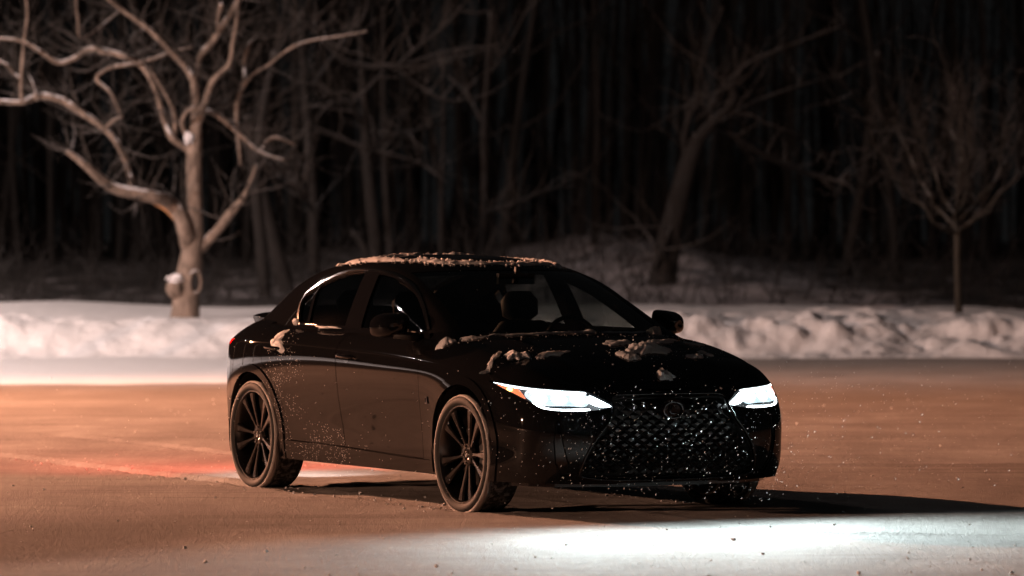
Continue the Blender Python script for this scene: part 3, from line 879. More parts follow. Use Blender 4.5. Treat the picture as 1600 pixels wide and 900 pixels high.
def crust_mesh(seed):
    rr = np.random.RandomState(seed); mb = MB(); n = 150
    V = []; Fc = []
    ph = rr.rand(8) * 6.28
    for k in range(n):
        t = 2 * math.pi * k / n
        amp = .5 + .5 * math.sin(3 * t + ph[0]) * math.sin(5 * t + ph[1]) + .35 * math.sin(11 * t + ph[2])
        amp = max(.15, amp) * (.7 + .6 * rr.rand())
        for a, r in ((.098, .3255), (.108, .3235 + .002 * amp), (.108 - .004 * amp, .3285 + .006 * amp), (.092 - .02 * amp, .3315 + .004 * amp), (.07 - .02 * amp, .3295)):
            r2 = r + .002 * rr.rand(); V.append((r2 * math.cos(t), a, r2 * math.sin(t)))
    for k in range(n):
        k2 = (k + 1) % n
        for j in range(4): Fc.append((k * 5 + j, k * 5 + j + 1, k2 * 5 + j + 1, k2 * 5 + j))
        Fc.append((k * 5 + 4, k * 5, k2 * 5, k2 * 5 + 4))
    mb.add(V, Fc); return mb.mesh('snow_crust', M['dirty'], True)
M['dirty'] = snow_material('dirty packed snow', (.42, .39, .37), 80, .8, .01)
TY, RM, SP = tyre_mesh(), rim_mesh(), spokes_mesh()
dm = MB(); dm.lathe([(.012, .06), (.012, .175), (-.012, .175), (-.012, .06)], 48, closed=True); DM = dm.mesh('brake_disc', M['disc'], False)
cm = MB()
V = []; Fc = []
for k in range(9):
    t = -.45 + .9 * k / 8
    for r, y in ((.115, .045), (.188, .045), (.188, -.045), (.115, -.045)): V.append((-r * math.cos(t), y, r * math.sin(t)))
for k in range(8):
    for j in range(4): Fc.append((k * 4 + j, k * 4 + (j + 1) % 4, k * 4 + 4 + (j + 1) % 4, k * 4 + 4 + j))
Fc += [(0, 1, 2, 3), (35, 34, 33, 32)]
cm.add(V, Fc); CM = cm.mesh('brake_caliper', M['black'], False)
nt = MB()
for k in range(5):
    a = 2 * math.pi * k / 5 + .3
    nt.lathe([(.074, .0), (.074, .007), (.045, .009)], 8, c=(.052 * math.cos(a), 0, .052 * math.sin(a)))
NT_M = nt.mesh('lug_nuts', M['rimlip'], False)
cp = MB(); cp.tube([(.020 * math.cos(t), .072, .016 * math.sin(t)) for t in np.linspace(0, 2 * math.pi, 17)], .0022, 5, False)
cp.tube([(-.004, .072, .009), (.006, .072, -.006), (-.012, .072, -.006)], .002, 5)
CPM = cp.mesh('cap_emblem', M['rimlip'], True)
for xw, yw, sp, st in ((WX, -.79, .35, R(0)), (WX, .79, 1.0, R(0)), (-WX, -.79, .02, 0), (-WX, .79, 2.0, 0)):
    w = empty('wheel', (xw, yw, WZ - .006)); w.parent = car
    w.rotation_euler = (0, 0, (math.pi if yw < 0 else 0) + st)
    for nm, me in (('tyre', TY), ('rim', RM), ('spokes', SP), ('lug_nuts', NT_M), ('cap_emblem', CPM), ('brake_disc', DM), ('brake_caliper', CM)):
        o = link(nm, me, w)
        if nm in ('spokes', 'lug_nuts', 'cap_emblem'): o.rotation_euler = (0, sp, 0)
    link('snow_crust', crust_mesh(int(xw * 10 + yw * 100) % 97), w)
# wheel housings
for sgn in (1, -1):
    for xw in (WX, -WX + .015):
        mb = MB(); V = []; Fc = []; n = 40
        for k in range(n + 1):
            t = -.35 + (math.pi + .7) * k / n
            for y in (.885, .50): V.append((xw + .389 * math.cos(t), y * sgn, WZ + .012 + .389 * math.sin(t)))
        for k in range(n): Fc.append((2 * k, 2 * k + 1, 2 * k + 3, 2 * k + 2))
        b = len(V); V.append((xw, .50 * sgn, WZ + .05))
        for k in range(n): Fc.append((b, 2 * k + 1, 2 * k + 3))
        mb.add(V, Fc); mb.obj('wheel_housing', M['under'], car, True)

# interior
def seat(xs, yc, w, parent):
    s_ = empty('seat', (xs, yc, .30)); s_.parent = parent
    def block(name, secs):
        V = []; Fc = []; n = 20
        for (x, z, hw, hd, ang) in secs:
            for j in range(n):
                t = 2 * math.pi * j / n; c_, s__ = math.cos(t), math.sin(t)
                yy = hw * math.copysign(abs(c_) ** .5, c_); dd = hd * math.copysign(abs(s__) ** .6, s__)
                V.append((x + dd * math.cos(ang), yy, z + dd * math.sin(ang)))
        for i in range(len(secs) - 1):
            for j in range(n): Fc.append((i * n + j, i * n + (j + 1) % n, (i + 1) * n + (j + 1) % n, (i + 1) * n + j))
        Fc += [tuple(range(n)), tuple(range((len(secs) - 1) * n, len(secs) * n))]
        mb = MB(); mb.add(V, Fc); mb.obj(name, M['interior'], s_, True, 60)
    block('backrest', [(0, .20, w * .8, .05, .3), (-.03, .25, w, .08, .3), (-.10, .50, w, .075, .3), (-.15, .66, w * .9, .06, .3), (-.18, .73, w * .6, .04, .3)])
    block('headrest', [(-.185, .745, .07, .025, .3), (-.20, .77, .115, .045, .3), (-.215, .86, .12, .045, .3), (-.225, .91, .08, .03, .3)])
    block('cushion', [(.45, .12, w * .8, .05, 1.57), (.42, .15, w, .07, 1.57), (.05, .13, w, .08, 1.57), (-.02, .12, w * .8, .05, 1.57)])
for yy in (.37, -.37): seat(-.05, yy, .25, car)
seat(-.92, .32, .28, car); seat(-.92, -.32, .28, car)
mb = MB(); mb.box((.85, 0, .83), (.42, 1.40, .22)); mb.box((.62, -.0, .70), (.25, .3, .3)); mb.box((-1.35, 0, .90), (.45, 1.3, .10)); mb.obj('dashboard', M['interior'], car)
mb = MB(); mb.tube([(.42 - .05 * math.sin(t), .37 + .18 * math.cos(t), .90 + .17 * math.sin(t)) for t in np.linspace(0, 2 * math.pi, 25)], .014, 8, False)
mb.box((.43, .37, .90), (.04, .32, .035)); mb.obj('steering_wheel', M['interior'], car)
mb = MB(); mb.box((.38, 0, 1.30), (.03, .24, .065)); mb.box((.40, 0, 1.345), (.02, .03, .05)); mb.obj('rear_view_mirror', M['black'], car)
# lining of the windshield pillars
for sgn in (1, -1):
    xs_ = np.linspace(.98, .05, 12); pts = [(x - .03, float(I(x, GX, G_yr) - .052) * sgn, float(I(x, GX, G_zr)) - .035) for x in xs_]
    mb = MB(); mb.tube(pts, .042, 10); mb.obj('pillar_lining', M['interior'], car, True)
# cowl and wipers
mb = MB(); ysn = np.linspace(-.72, .72, 21); V = []
for y in ysn:
    xx = 1.06 - .10 * (y / .72) ** 2; V += [(xx - .16, y, .94), (xx, y, .975 - .03 * (y / .72) ** 2), (xx + .03, y, .90)]
mb.add(V, [(i * 3 + k, i * 3 + k + 1, i * 3 + k + 4, i * 3 + k + 3) for i in range(20) for k in range(2)]); mb.obj('cowl', M['black'], car, True)
#@@CARDONE@@
# ------------------------------------------------------------------ snow lying on the car
def lump(name, label, x, y, zf, L, Wd, H, rot=0, seed=0, cat='snow clump', group='snow clumps left on the car', pts=None, normal=None):
    """irregular low heap lying on the body; x, y in car coordinates"""
    rr = np.random.RandomState(seed); nr, ns = 22, 64; Fc = []
    ca, sa = math.cos(rot), math.sin(rot); k = rr.rand(10) * 10
    T, A_ = np.meshgrid(np.linspace(0, 1, nr + 1), np.arange(ns) * 2 * math.pi / ns, indexing='ij')
    c_, s_ = np.cos(A_), np.sin(A_)
    rad = 1 + .85 * (vnoise(1.6 * c_ + k[0], 1.6 * s_ + k[1], seed) - .5) + .7 * (vnoise(4 * c_ + k[2], 4 * s_ + k[3], seed) - .5) + .25 * (vnoise(13 * c_ + k[6], 13 * s_ + k[7], seed) - .5)
    px, py = L / 2 * T * rad * c_, Wd / 2 * T * rad * s_
    tilt = 1 + .5 * (px / L * math.cos(k[8]) + py / Wd * math.sin(k[8]))
    n_ = .45 + 1.1 * vnoise(px * 24 + k[4], py * 24 + k[5], seed + 3) + .42 * (vnoise(px * 70 + k[4], py * 70 + k[5], seed + 5) - .4) + .26 * (vnoise(px * 190 + k[4], py * 190 + k[5], seed + 6) - .5)
    HH = H * np.clip(1 - T ** 2.4, 0, 1) ** .55 * n_ * tilt
    GXl, GYl = x + px * ca - py * sa, y + px * sa + py * ca
    V = [(gx, gy, zf(gx, gy) + h_ - (.004 if i >= nr * ns else 0)) for i, (gx, gy, h_) in enumerate(zip(GXl.ravel(), GYl.ravel(), HH.ravel()))]
    for i in range(nr):
        for j in range(ns):
            q = (i * ns + j, i * ns + (j + 1) % ns, (i + 1) * ns + (j + 1) % ns, (i + 1) * ns + j)
            Fc.append(q[::-1])
    me = mesh(name, V, Fc, M['clump'], True)
    o = link(name, me); o.location = (CX0, CY0, 0); o.rotation_euler = (0, 0, TH - math.pi / 2)
    # keep the origin under the clump
    c = Vector((x, y, 0)); me.transform(__import__('mathutils').Matrix.Translation(-c - Vector((0, 0, zf(x, y)))))
    o.location = car.matrix_basis @ Vector((x, y, zf(x, y)))
    return tag(o, label, cat, group)
car.matrix_basis  # refresh
_fp = BODY.P[(BODY.P[:, 0] > .6) & (BODY.A['v'] > 7.2)]
def top_z(x, y):
    w, ze = edge_at(np.array([x])); w = float(w[0])
    if abs(y) < w: return float(hood_z(np.array([x]), np.array([y]))[0]) + .001
    d = (_fp[:, 0] - x) ** 2 + (_fp[:, 1] - abs(y)) ** 2; j = np.argsort(d)[:3]; return float(_fp[j, 2].mean()) + .001
CL = [
 (1.03, -.80, .11, .07, .030, .4, 'small curled snow clump on the near fender below the windshield pillar'),
 (1.60, -.80, .24, .055, .016, -.9, 'crumbly snow streak running down the near fender above the turn signal'),
 (1.62, -.66, .13, .10, .026, .3, 'rounded snow clump just right of the fender streak above the near headlight'),
 (1.67, -.465, .06, .26, .014, .25, 'long thin snow strip lying across the hood above the near headlight'),
 (1.085, -.42, .05, .34, .008, -.1, 'broad flat snow strip along the near half of the windshield base'),
 (1.075, -.08, .045, .30, .009, .05, 'thin snow strip along the middle of the windshield base'),
 (1.06, .10, .06, .11, .020, 0, 'peaked snow heap on the strip at the middle of the windshield base'),
 (1.045, .36, .04, .28, .008, .12, 'thin snow strip along the far half of the windshield base'),
 (1.07, -.66, .05, .13, .014, -.3, 'small snow patch at the near end of the windshield base'),
 (1.46, .09, .10, .17, .022, .5, 'ragged snow clump on the hood behind the largest one'),
 (1.64, .17, .17, .26, .044, .15, 'largest peaked snow clump in the middle of the hood'),
 (1.75, -.01, .10, .12, .034, 0, 'compact snow clump at the left foot of the largest hood clump'),
 (1.41, .40, .07, .17, .018, .1, 'long low snow clump on the hood in front of the far mirror'),
 (1.03, .57, .07, .07, .040, 0, 'blocky snow lump at the foot of the far windshield pillar'),
 (1.41, .62, .06, .12, .014, .1, 'flat oval snow patch near the far edge of the hood'),
 (1.76, .42, .06, .09, .018, .2, 'small low snow crumb near the far hood edge, the left of a pair'),
 (1.70, .54, .06, .09, .018, -.2, 'small low snow crumb near the far hood edge, the right of a pair'),
 (2.00, .09, .09, .085, .034, .6, 'single pointed snow chunk at the front of the hood above the grille'),
]
for i, (x, y, L, Wd, H, rot, lab) in enumerate(CL): lump('snow_clump', lab, x, y, top_z, L, Wd, H * .72, rot, 11 + i)

_gp = GREEN.P[GREEN.P[:, 2] > 1.0]
def roof_z(x, y):
    d = (_gp[:, 0] - x) ** 2 + (_gp[:, 1] - abs(y)) ** 2; j = np.argsort(d)[:3]; w = 1 / (d[j] + 1e-6)
    return float((_gp[j, 2] * w).sum() / w.sum()) + .001
def roof_strip(label, pts, widths, heights, seed, crumb=0):
    """band of crusted snow along a line on the roof"""
    rr = np.random.RandomState(seed); P = np.array(pts, float); s = np.r_[0, np.cumsum(np.hypot(*np.diff(P, axis=0).T))]
    n = max(24, int(s[-1] / .012)); t = np.linspace(0, s[-1], n)
    xs = np.interp(t, s, P[:, 0]); ys = np.interp(t, s, P[:, 1]); ws_ = np.interp(t, s, widths); hs = np.interp(t, s, heights)
    V = []; Fc = []; m = 9
    dx = np.gradient(xs); dy = np.gradient(ys); L = np.hypot(dx, dy); nx, ny = -dy / L, dx / L
    for i in range(n):
        e = min(1, i / 4, (n - 1 - i) / 4)
        w = ws_[i] * (.25 + .75 * e) * (.6 + .8 * float(vnoise(np.array(t[i] * 14), np.array(seed * 1.0), seed)))
        sh = .4 * ws_[i] * (float(vnoise(np.array(t[i] * 9), np.array(3.0), seed + 1)) - .5)
        for j in range(m):
            v = j / (m - 1) * 2 - 1
            gx = xs[i] + nx[i] * (sh + v * w / 2); gy = ys[i] + ny[i] * (sh + v * w / 2)
            hh = hs[i] * e * max(0, 1 - abs(v) ** 2.5) * (.35 + 1.1 * float(vnoise(np.array(gx * 38.), np.array(gy * 38.), seed + 2)) + .3 * rr.rand())
            V.append((gx, gy, roof_z(gx, gy) + hh - (.003 if j in (0, m - 1) else 0)))
    for i in range(n - 1):
        for j in range(m - 1): Fc.append((i * m + j, i * m + j + 1, (i + 1) * m + j + 1, (i + 1) * m + j))
    b = MB(); b.add(V, Fc)
    for k in range(crumb):
        i = rr.randint(n); a = ws_[i] * (.6 + .9 * rr.rand()) * rr.choice([-1, 1]) * .6
        gx, gy = xs[i] + nx[i] * a, ys[i] + ny[i] * a; s_ = .003 + .006 * rr.rand() ** 2
        c = (gx, gy, roof_z(gx, gy) + s_ * .5)
        b.box(c, (s_ * 2, s_ * 1.6, s_ * 1.2), Vector((rr.rand(), rr.rand(), 1)).rotation_difference(Vector((rr.rand(), 1, rr.rand()))).to_matrix())
    o = b.obj('snow_strip', M['clump'], None, True)
    c = Vector((pts[0][0], pts[0][1], roof_z(*pts[0]))); o.data.transform(__import__('mathutils').Matrix.Translation(-c))
    car_m = __import__('mathutils').Matrix.LocRotScale(car.location, car.rotation_euler, None)
    o.location = car_m @ c; o.rotation_euler = car.rotation_euler
    tag(o, label, 'snow strip', 'crusted snow strips on the roof')
# the clumps' own placement
import mathutils
CARM = mathutils.Matrix.LocRotScale(car.location, car.rotation_euler, None)
for o in scene.objects:
    if o.name.startswith('snow_clump'): pass
for i, (x, y, *_r) in enumerate(CL):
    o = scene.objects['snow_clump' if i == 0 else 'snow_clump.%03d' % i]
    o.location = CARM @ Vector((x, y, top_z(x, y)))
roof_strip('crumbly snow strip along the front edge of the roof above the windshield',
           [(-.20, -.40), (.06, -.30), (.16, -.10), (.17, .12), (.10, .34), (-.02, .46)], [.10, .09, .07, .07, .10, .05], [.012, .009, .008, .008, .009, .006], 3, 200)
roof_strip('thick snow strip on the near rear part of the roof beside the sunroof',
           [(-1.02, -.42), (-.75, -.48), (-.45, -.47), (-.20, -.44)], [.09, .13, .10, .06], [.008, .013, .011, .007], 5, 60)
roof_strip('thin snow line along the far side of the roof',
           [(-.75, .10), (-.70, .44), (-.35, .49), (.0, .47), (.16, .42)], [.08, .07, .06, .06, .07], [.014, .012, .010, .014, .016], 9, 60)
roof_strip('thin snow line across the back of the sunroof',
           [(-.84, -.38), (-.86, 0), (-.84, .38)], [.05, .06, .05], [.012, .014, .012], 12, 30)
# powder dusted between the clumps on the hood
rr = np.random.RandomState(123); mb = MB()
for k in range(520):
    if k % 4 == 0: x, y = 1.02 + .10 * abs(rr.randn()), (rr.rand() * 2 - 1) * .70
    else:
        c_ = CL[rr.randint(len(CL))]; x, y = c_[0] + .09 * rr.randn(), c_[1] + .12 * rr.randn()
    if not (.98 < x < 2.06) or abs(y) > .86: continue
    s_ = .001 + .003 * rr.rand() ** 3
    mb.box((x, y, top_z(x, y) + s_ * .2), (s_ * (1 + 1.5 * rr.rand()), s_ * (1 + 1.5 * rr.rand()), s_ * .8), mathutils.Euler((rr.rand(), rr.rand(), rr.rand() * 6)).to_matrix())
o = mb.obj('snow_powder', M['clump']); o.location = car.location; o.rotation_euler = car.rotation_euler
tag(o, 'fine snow powder sprinkled over the hood between the clumps', 'snow powder', None, 'stuff')
# snow caught on the flank: handle, window corner, mirror foot
def stuck(label, x, z, L, H, D, seed, y=None, rot=0):
    rr = np.random.RandomState(seed); k = np.argmin((BODY.P[:, 0] - x) ** 2 + (BODY.P[:, 2] - z) ** 2 + (BODY.A['v'] > 9) * 9)
    yy = -BODY.P[k, 1] if y is None else y
    V = []; Fc = []; nr, ns = 7, 28
    for i in range(nr + 1):
        t = i / nr
        for j in range(ns):
            a = 2 * math.pi * j / ns; rad = 1 + .5 * (float(vnoise(np.array(2 * math.cos(a) + seed), np.array(2 * math.sin(a)), seed)) - .5) * 2
            px, pz = L / 2 * t * rad * math.cos(a), H / 2 * t * rad * math.sin(a)
            px, pz = px * math.cos(rot) - pz * math.sin(rot), px * math.sin(rot) + pz * math.cos(rot)
            k2 = np.argmin((BODY.P[:, 0] - x - px) ** 2 + (BODY.P[:, 2] - z - pz) ** 2 + (BODY.A['v'] > 9) * 9)
            y2 = (-BODY.P[k2, 1] if y is None else y)
            V.append((px, y2 - yy - D * max(0, 1 - t ** 2) ** .5 * (.6 + .8 * float(vnoise(np.array(px * 60 + 5), np.array(pz * 60 + 5), seed))) + .003, pz))
    for i in range(nr):
        for j in range(ns): Fc.append((i * ns + j, i * ns + (j + 1) % ns, (i + 1) * ns + (j + 1) % ns, (i + 1) * ns + j))
    o = link('snow_clump', mesh('snow_clump', V, Fc, M['clump'], True)); o.location = CARM @ Vector((x, yy, z)); o.rotation_euler = car.rotation_euler
    tag(o, label, 'snow clump', 'snow clumps left on the car')
stuck('wedge of snow stuck on the rear door handle', -1.02, .905, .20, .085, .022, 4, None, -.35)
stuck('little snow patch stuck above the rear door handle', -1.06, .965, .09, .04, .014, 6)
stuck('thin snow line caught at the foot of the near mirror', .60, .985, .14, .02, .02, 8, -.80)
stuck('snow crumb caught in the rear corner of the side window', -1.02, 1.03, .05, .05, .018, 10, -.775)
stuck('thin snow line on the rear door window sill', -.52, 1.004, .30, .016, .016, 13, -.800)

# ------------------------------------------------------------------ the lot: one ground sheet out to the horizon
def axis_pts(spans):
    out = []
    for a, b, d in spans: out += list(np.arange(a, b, d))
    return np.array(out + [spans[-1][1]])
gxs = axis_pts([(-1500, -200, 260), (-200, -30, 20), (-30, -8, 1.2), (-8, -4, .2), (-4, 4.4, .035), (4.4, 9, .2), (9, 30, 1.2), (30, 200, 20), (200, 1500, 260)])
gys = axis_pts([(-1500, -60, 280), (-60, 10, 6), (10, 18.5, .5), (18.5, 34, .035), (34, 60, .12), (60, 64, 1), (64, 200, 20), (200, 3000, 300)])
GXX, GYY = np.meshgrid(gxs, gys)
def ground_h(X, Y):
    near = sstep(120, 60, np.abs(Y)) * sstep(60, 25, np.abs(X))
    z = .010 * fbm(X * .45, Y * .30, 31, 4) + .0045 * fbm(X * 2.2, Y * 1.6, 5, 4, .6) + .0018 * fbm(X * 14, Y * 9, 8, 3, .7)
    # curved tyre ridges swept across the lot
    for cx_, cy__, r, a, w in ((-3.4, 14.5, 13.6, .007, .035), (-3.4, 14.5, 13.45, -.005, .06), (-6.5, 20.0, 13.4, .005, .04), (-1.5, 6, 17.2, .009, .05), (-1.5, 6, 16.95, -.005, .09), (2.2, 44, 13.0, .006, .05), (2.2, 44, 10.4, -.006, .08), (-30, 10, 34, .006, .06), (3, -30, 62.2, -.010, .10), (3, -30, 63.8, -.010, .10), (-8, -40, 74.5, -.010, .12)):
        d = np.hypot(X - cx_, Y - cy__) - r
        z = z + a * np.exp(-(d / w) ** 2) * (.35 + .9 * vnoise(X * 1.1, Y * 1.1, int(r)))
    z = z * near
    # flatten where the tyres stand and pile a little snow round them
    loc = (X - CX0, Y - CY0)
    cxl = loc[0] * SNT - loc[1] * CST; cyl = loc[0] * CST + loc[1] * SNT
    for wx in (1.4, -1.4):
        for wy in (.79, -.79):
            dx = (cxl - wx); dy = (cyl - wy)
            d = np.sqrt((dx / .26) ** 2 + (dy / .17) ** 2)
            z = z * sstep(.5, 1.6, d) + .014 * np.exp(-((d - 1.25) / .22) ** 2) * vnoise(X * 26, Y * 26, 3)
            # the rut the wheel left behind
            rut = np.exp(-(dy / .12) ** 4) * sstep(.05, -.3, dx) * sstep(-9, -6, dx)
            z = z - .012 * rut + .010 * np.exp(-((np.abs(dy) - .15) / .03) ** 2) * sstep(.05, -.3, dx) * sstep(-9, -6, dx) * vnoise(X * 12, Y * 12, 9)
    return z
GZ = ground_h(GXX, GYY)
ny_, nx_ = GXX.shape
idx = np.arange(ny_ * nx_).reshape(ny_, nx_)
quads = np.stack([idx[:-1, :-1], idx[:-1, 1:], idx[1:, 1:], idx[1:, :-1]], -1).reshape(-1, 4)
def fast_mesh(name, V, Q, m):
    me = bpy.data.meshes.new(name); me.vertices.add(len(V)); me.vertices.foreach_set('co', np.asarray(V, np.float32).ravel())
    me.loops.add(Q.size); me.loops.foreach_set('vertex_index', Q.ravel().astype(np.int32))
    me.polygons.add(len(Q)); me.polygons.foreach_set('loop_start', np.arange(0, Q.size, 4, dtype=np.int32))
    me.polygons.foreach_set('use_smooth', [True] * len(Q)); me.materials.append(m); me.update(calc_edges=True); me.validate(); return me
def ground_material():
    m = mat('packed dirty snow', (.4, .37, .35), .8); t = NT(m); v = t.coord()
    x, y, z = t.sep(v)
    sv = t.new('ShaderNodeMapping'); sv.inputs['Scale'].default_value = (.8, .42, 1); t.l.new(v, sv.inputs[0])
    n1 = t.noise(sv.outputs[0], 1.3, 6, .6); n2 = t.noise(sv.outputs[0], .35, 4); gv = t.new('ShaderNodeMapping'); gv.inputs['Scale'].default_value = (1, .22, 1); t.l.new(v, gv.inputs[0]); n3 = t.noise(gv.outputs[0], 22, 6, .7)
    tr = t.new('ShaderNodeMapping'); tr.inputs['Scale'].default_value = (.16, 2.0, 1); tr.inputs['Rotation'].default_value = (0, 0, R(-1.5)); t.l.new(v, tr.inputs[0])
    n4 = t.noise(tr.outputs[0], 1.2, 5, .6)
    c = t.ramp(n1, [(.30, (.22, .20, .19)), (.55, (.33, .305, .29)), (.75, (.46, .44, .43))])
    c = t.mix(t.math('MULTIPLY', t.ramp(n4, [(.54, 0), (.66, 1)]), t.math('MULTIPLY', .7, t.ramp(n2, [(.35, 0), (.55, 1)]))), c, (.17, .15, .14))
    c = t.mix(t.math('MULTIPLY', t.ramp(n3, [(.55, 0), (.72, 1)]), .35), c, (.62, .60, .59))
    # brighter unploughed strip along the bank, its edge wandering
    edge = t.math('ADD', y, t.math('MULTIPLY', t.math('SUBTRACT', t.noise(v, .5, 3), .5), 2.2))
    ee = t.math('DIVIDE', t.math('SUBTRACT', edge, 46.2), .7, True)
    ee = t.math('MULTIPLY', ee, t.math('ADD', .12, t.math('DIVIDE', t.math('SUBTRACT', 1.2, x), 3.5, True), True))
    c = t.mix(ee, c, (.76, .75, .75))
    far_dark = t.math('MULTIPLY', t.math('MULTIPLY', t.math('DIVIDE', t.math('SUBTRACT', edge, 33.0), 9.0, True), t.math('SUBTRACT', 1.0, ee)), .45)  # ground gets darker towards the bank, short of the unploughed strip
    c = t.mix(far_dark, c, (.20, .17, .14))
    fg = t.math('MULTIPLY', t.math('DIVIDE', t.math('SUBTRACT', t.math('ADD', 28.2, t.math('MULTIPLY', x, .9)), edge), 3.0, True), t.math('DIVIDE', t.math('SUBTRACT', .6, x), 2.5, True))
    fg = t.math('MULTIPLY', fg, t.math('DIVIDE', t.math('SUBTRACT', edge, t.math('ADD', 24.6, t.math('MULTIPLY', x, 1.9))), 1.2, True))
    c = t.mix(t.math('MULTIPLY', fg, .78), c, (.10, .08, .068))  # left foreground darkened in colour, standing in for lamp light falling off
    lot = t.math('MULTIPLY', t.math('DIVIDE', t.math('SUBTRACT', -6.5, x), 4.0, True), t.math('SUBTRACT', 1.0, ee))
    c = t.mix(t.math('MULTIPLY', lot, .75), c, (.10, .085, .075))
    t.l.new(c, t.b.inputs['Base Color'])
    b = t.math('ADD', t.math('ADD', t.math('MULTIPLY', t.noise(gv.outputs[0], 60, 5, .7), .6), t.math('MULTIPLY', t.noise(gv.outputs[0], 190, 3, .7), .5)), t.math('MULTIPLY', n3, .8))
    t.bump(b, .8, .016); return m
M['ground'] = ground_material()
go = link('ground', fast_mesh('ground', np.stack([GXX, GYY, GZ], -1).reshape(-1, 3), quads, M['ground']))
tag(go, 'snow-covered parking lot with curved tyre marks', kind='structure')

# ------------------------------------------------------------------ ploughed snow bank and the snowfield behind it
def bank_h(X, Y):
    base = 56.9 + .35 * fbm(X * .18, X * 0, 3, 3) * 2 + .022 * (X + 7) ** 1.0
    d = Y - base
    crest = .47 + .05 * fbm(X * .25, X * 0 + 2, 9, 3) * 2
    rise = sstep(-.15, 1.35, d + .25 * fbm(X * 1.3, Y * 1.3, 12, 3))
    rough = np.exp(-((d - 1.0) / 1.2) ** 2)
    right = sstep(-2, 3, X)
    z = crest * rise + rough * ((.09 + .18 * right) * fbm(X * 1.5, Y * 1.7, 21, 6, .62) + (.07 + .05 * right) * np.maximum(0, fbm(X * 4.2, Y * 4.6, 25, 4, .6)))
    z += rise * sstep(1.2, 3.5, d) * (.03 + .10 * right) * fbm(X * .55, Y * .35, 28, 4)
    z += right * rise * np.exp(-((d - 3.2) / 1.4) ** 2) * .22 * np.maximum(0, fbm(X * .9, Y * 1.2, 44, 4, .6) + .15)
    # sink before it starts
    z = np.where(d < -.15, -.05, z - .004)
    # plateau, then hill rising under the woods
    z += .003 * np.maximum(0, Y - 60) * sstep(60, 66, Y)
    return z
bxs = axis_pts([(-60, -14, 1.5), (-14, -9, .25), (-9, 9, .06), (9, 14, .25), (14, 60, 1.5)])
bys = axis_pts([(55.6, 60.6, .06), (60.6, 67, .18), (67, 70, .5)])
BXX, BYY = np.meshgrid(bxs, bys); BZZ = bank_h(BXX, BYY)
ny_, nx_ = BXX.shape; idx = np.arange(ny_ * nx_).reshape(ny_, nx_)
Qb = np.stack([idx[:-1, :-1], idx[:-1, 1:], idx[1:, 1:], idx[1:, :-1]], -1).reshape(-1, 4)
M['bank'] = snow_material('ploughed snow', (.80, .79, .79), 9, .6, .05)
bo = link('snow_bank', fast_mesh('snow_bank', np.stack([BXX, BYY, BZZ], -1).reshape(-1, 3), Qb, M['bank']))
tag(bo, 'long ploughed bank of lumpy snow along the edge of the lot', kind='structure')

def wood_h(X, Y):
    base = .50
    t = sstep(72, 110, Y)
    left = sstep(-2, -8, X)
    ridge = .72 * np.exp(-((X - 2.2) / 2.6) ** 2) * sstep(73, 84, Y) * (.7 + .6 * fbm(X * .5, Y * .3, 51, 3))
    mid = .35 * np.exp(-((X + 4.0) / 1.6) ** 2) * sstep(73, 82, Y)
    return base - .02 + t * .45 + ridge + mid + .16 * fbm(X * .7, Y * .5, 55, 4) * sstep(68.5, 75, Y) - .3 * sstep(76, 73.2, Y) * 0
wxs = axis_pts([(-900, -60, 120), (-60, -16, 4), (-16, 16, .22), (16, 60, 4), (60, 900, 120)])
wys = axis_pts([(69.4, 90, .25), (90, 130, 1.0), (130, 900, 70)])
WXX, WYY = np.meshgrid(wxs, wys); WZZ = wood_h(WXX, WYY)
WZZ[0] -= .5
ny_, nx_ = WXX.shape; idx = np.arange(ny_ * nx_).reshape(ny_, nx_)
Qw = np.stack([idx[:-1, :-1], idx[:-1, 1:], idx[1:, 1:], idx[1:, :-1]], -1).reshape(-1, 4)
def wood_floor():
    m = mat('leaf litter under thin snow', (.2, .18, .17), .9); t = NT(m); v = t.coord()
    n = t.noise(v, 1.1, 6, .65); n2 = t.noise(v, .25, 3)
    x, y, z = t.sep(v)
    side = t.math('MULTIPLY', t.math('ADD', x, 1.5), .45, True); side2 = t.math('SUBTRACT', 1.0, t.math('MULTIPLY', t.math('SUBTRACT', x, 5.0), .35, True))
    cov = t.math('MULTIPLY', side, side2)
    th = t.math('ADD', n, t.math('MULTIPLY', cov, .22))
    c = t.ramp(th, [(.52, (.012, .010, .009)), (.74, (.36, .34, .35))])
    t.l.new(c, t.b.inputs['Base Color']); t.bump(n, .6, .1); return m
wo = link('hillside', fast_mesh('hillside', np.stack([WXX, WYY, WZZ], -1).reshape(-1, 3), Qw, wood_floor()))
tag(wo, 'dark wooded slope with patchy snow rising behind the bank', kind='structure')

# ------------------------------------------------------------------ trees
def bark(name, c1, c2, snow=.5):
    m = mat(name, c1, .9); t = NT(m); v = t.coord(); mp = t.new('ShaderNodeMapping'); mp.inputs['Scale'].default_value = (1, 1, .35); t.l.new(v, mp.inputs[0])
    n = t.noise(mp.outputs[0], 14, 5, .65); n2 = t.noise(v, 5, 4, .6)
    c = t.ramp(n, [(.35, c1), (.65, c2)])
    g = t.new('ShaderNodeNewGeometry'); nx, ny, nz = t.sep(g.outputs['Normal'])
    k = t.ramp(t.math('ADD', t.math('MULTIPLY', nz, .75), t.math('MULTIPLY', n2, .9)), [(.86, 0), (.97, 1)])
    c = t.mix(t.math('MULTIPLY', k, snow), c, (.78, .78, .80))       # snow lying along the upper side of limbs
    t.l.new(c, t.b.inputs['Base Color']); t.bump(n, .6, .02); return m
M['bark'] = bark('grey brown bark', (.10, .075, .058), (.26, .20, .16), .95)
M['barkdim'] = bark('dimmed woodland bark', (.004, .0035, .003), (.012, .010, .009), .10)  # far darker than real bark: fading lamp light put into the colour
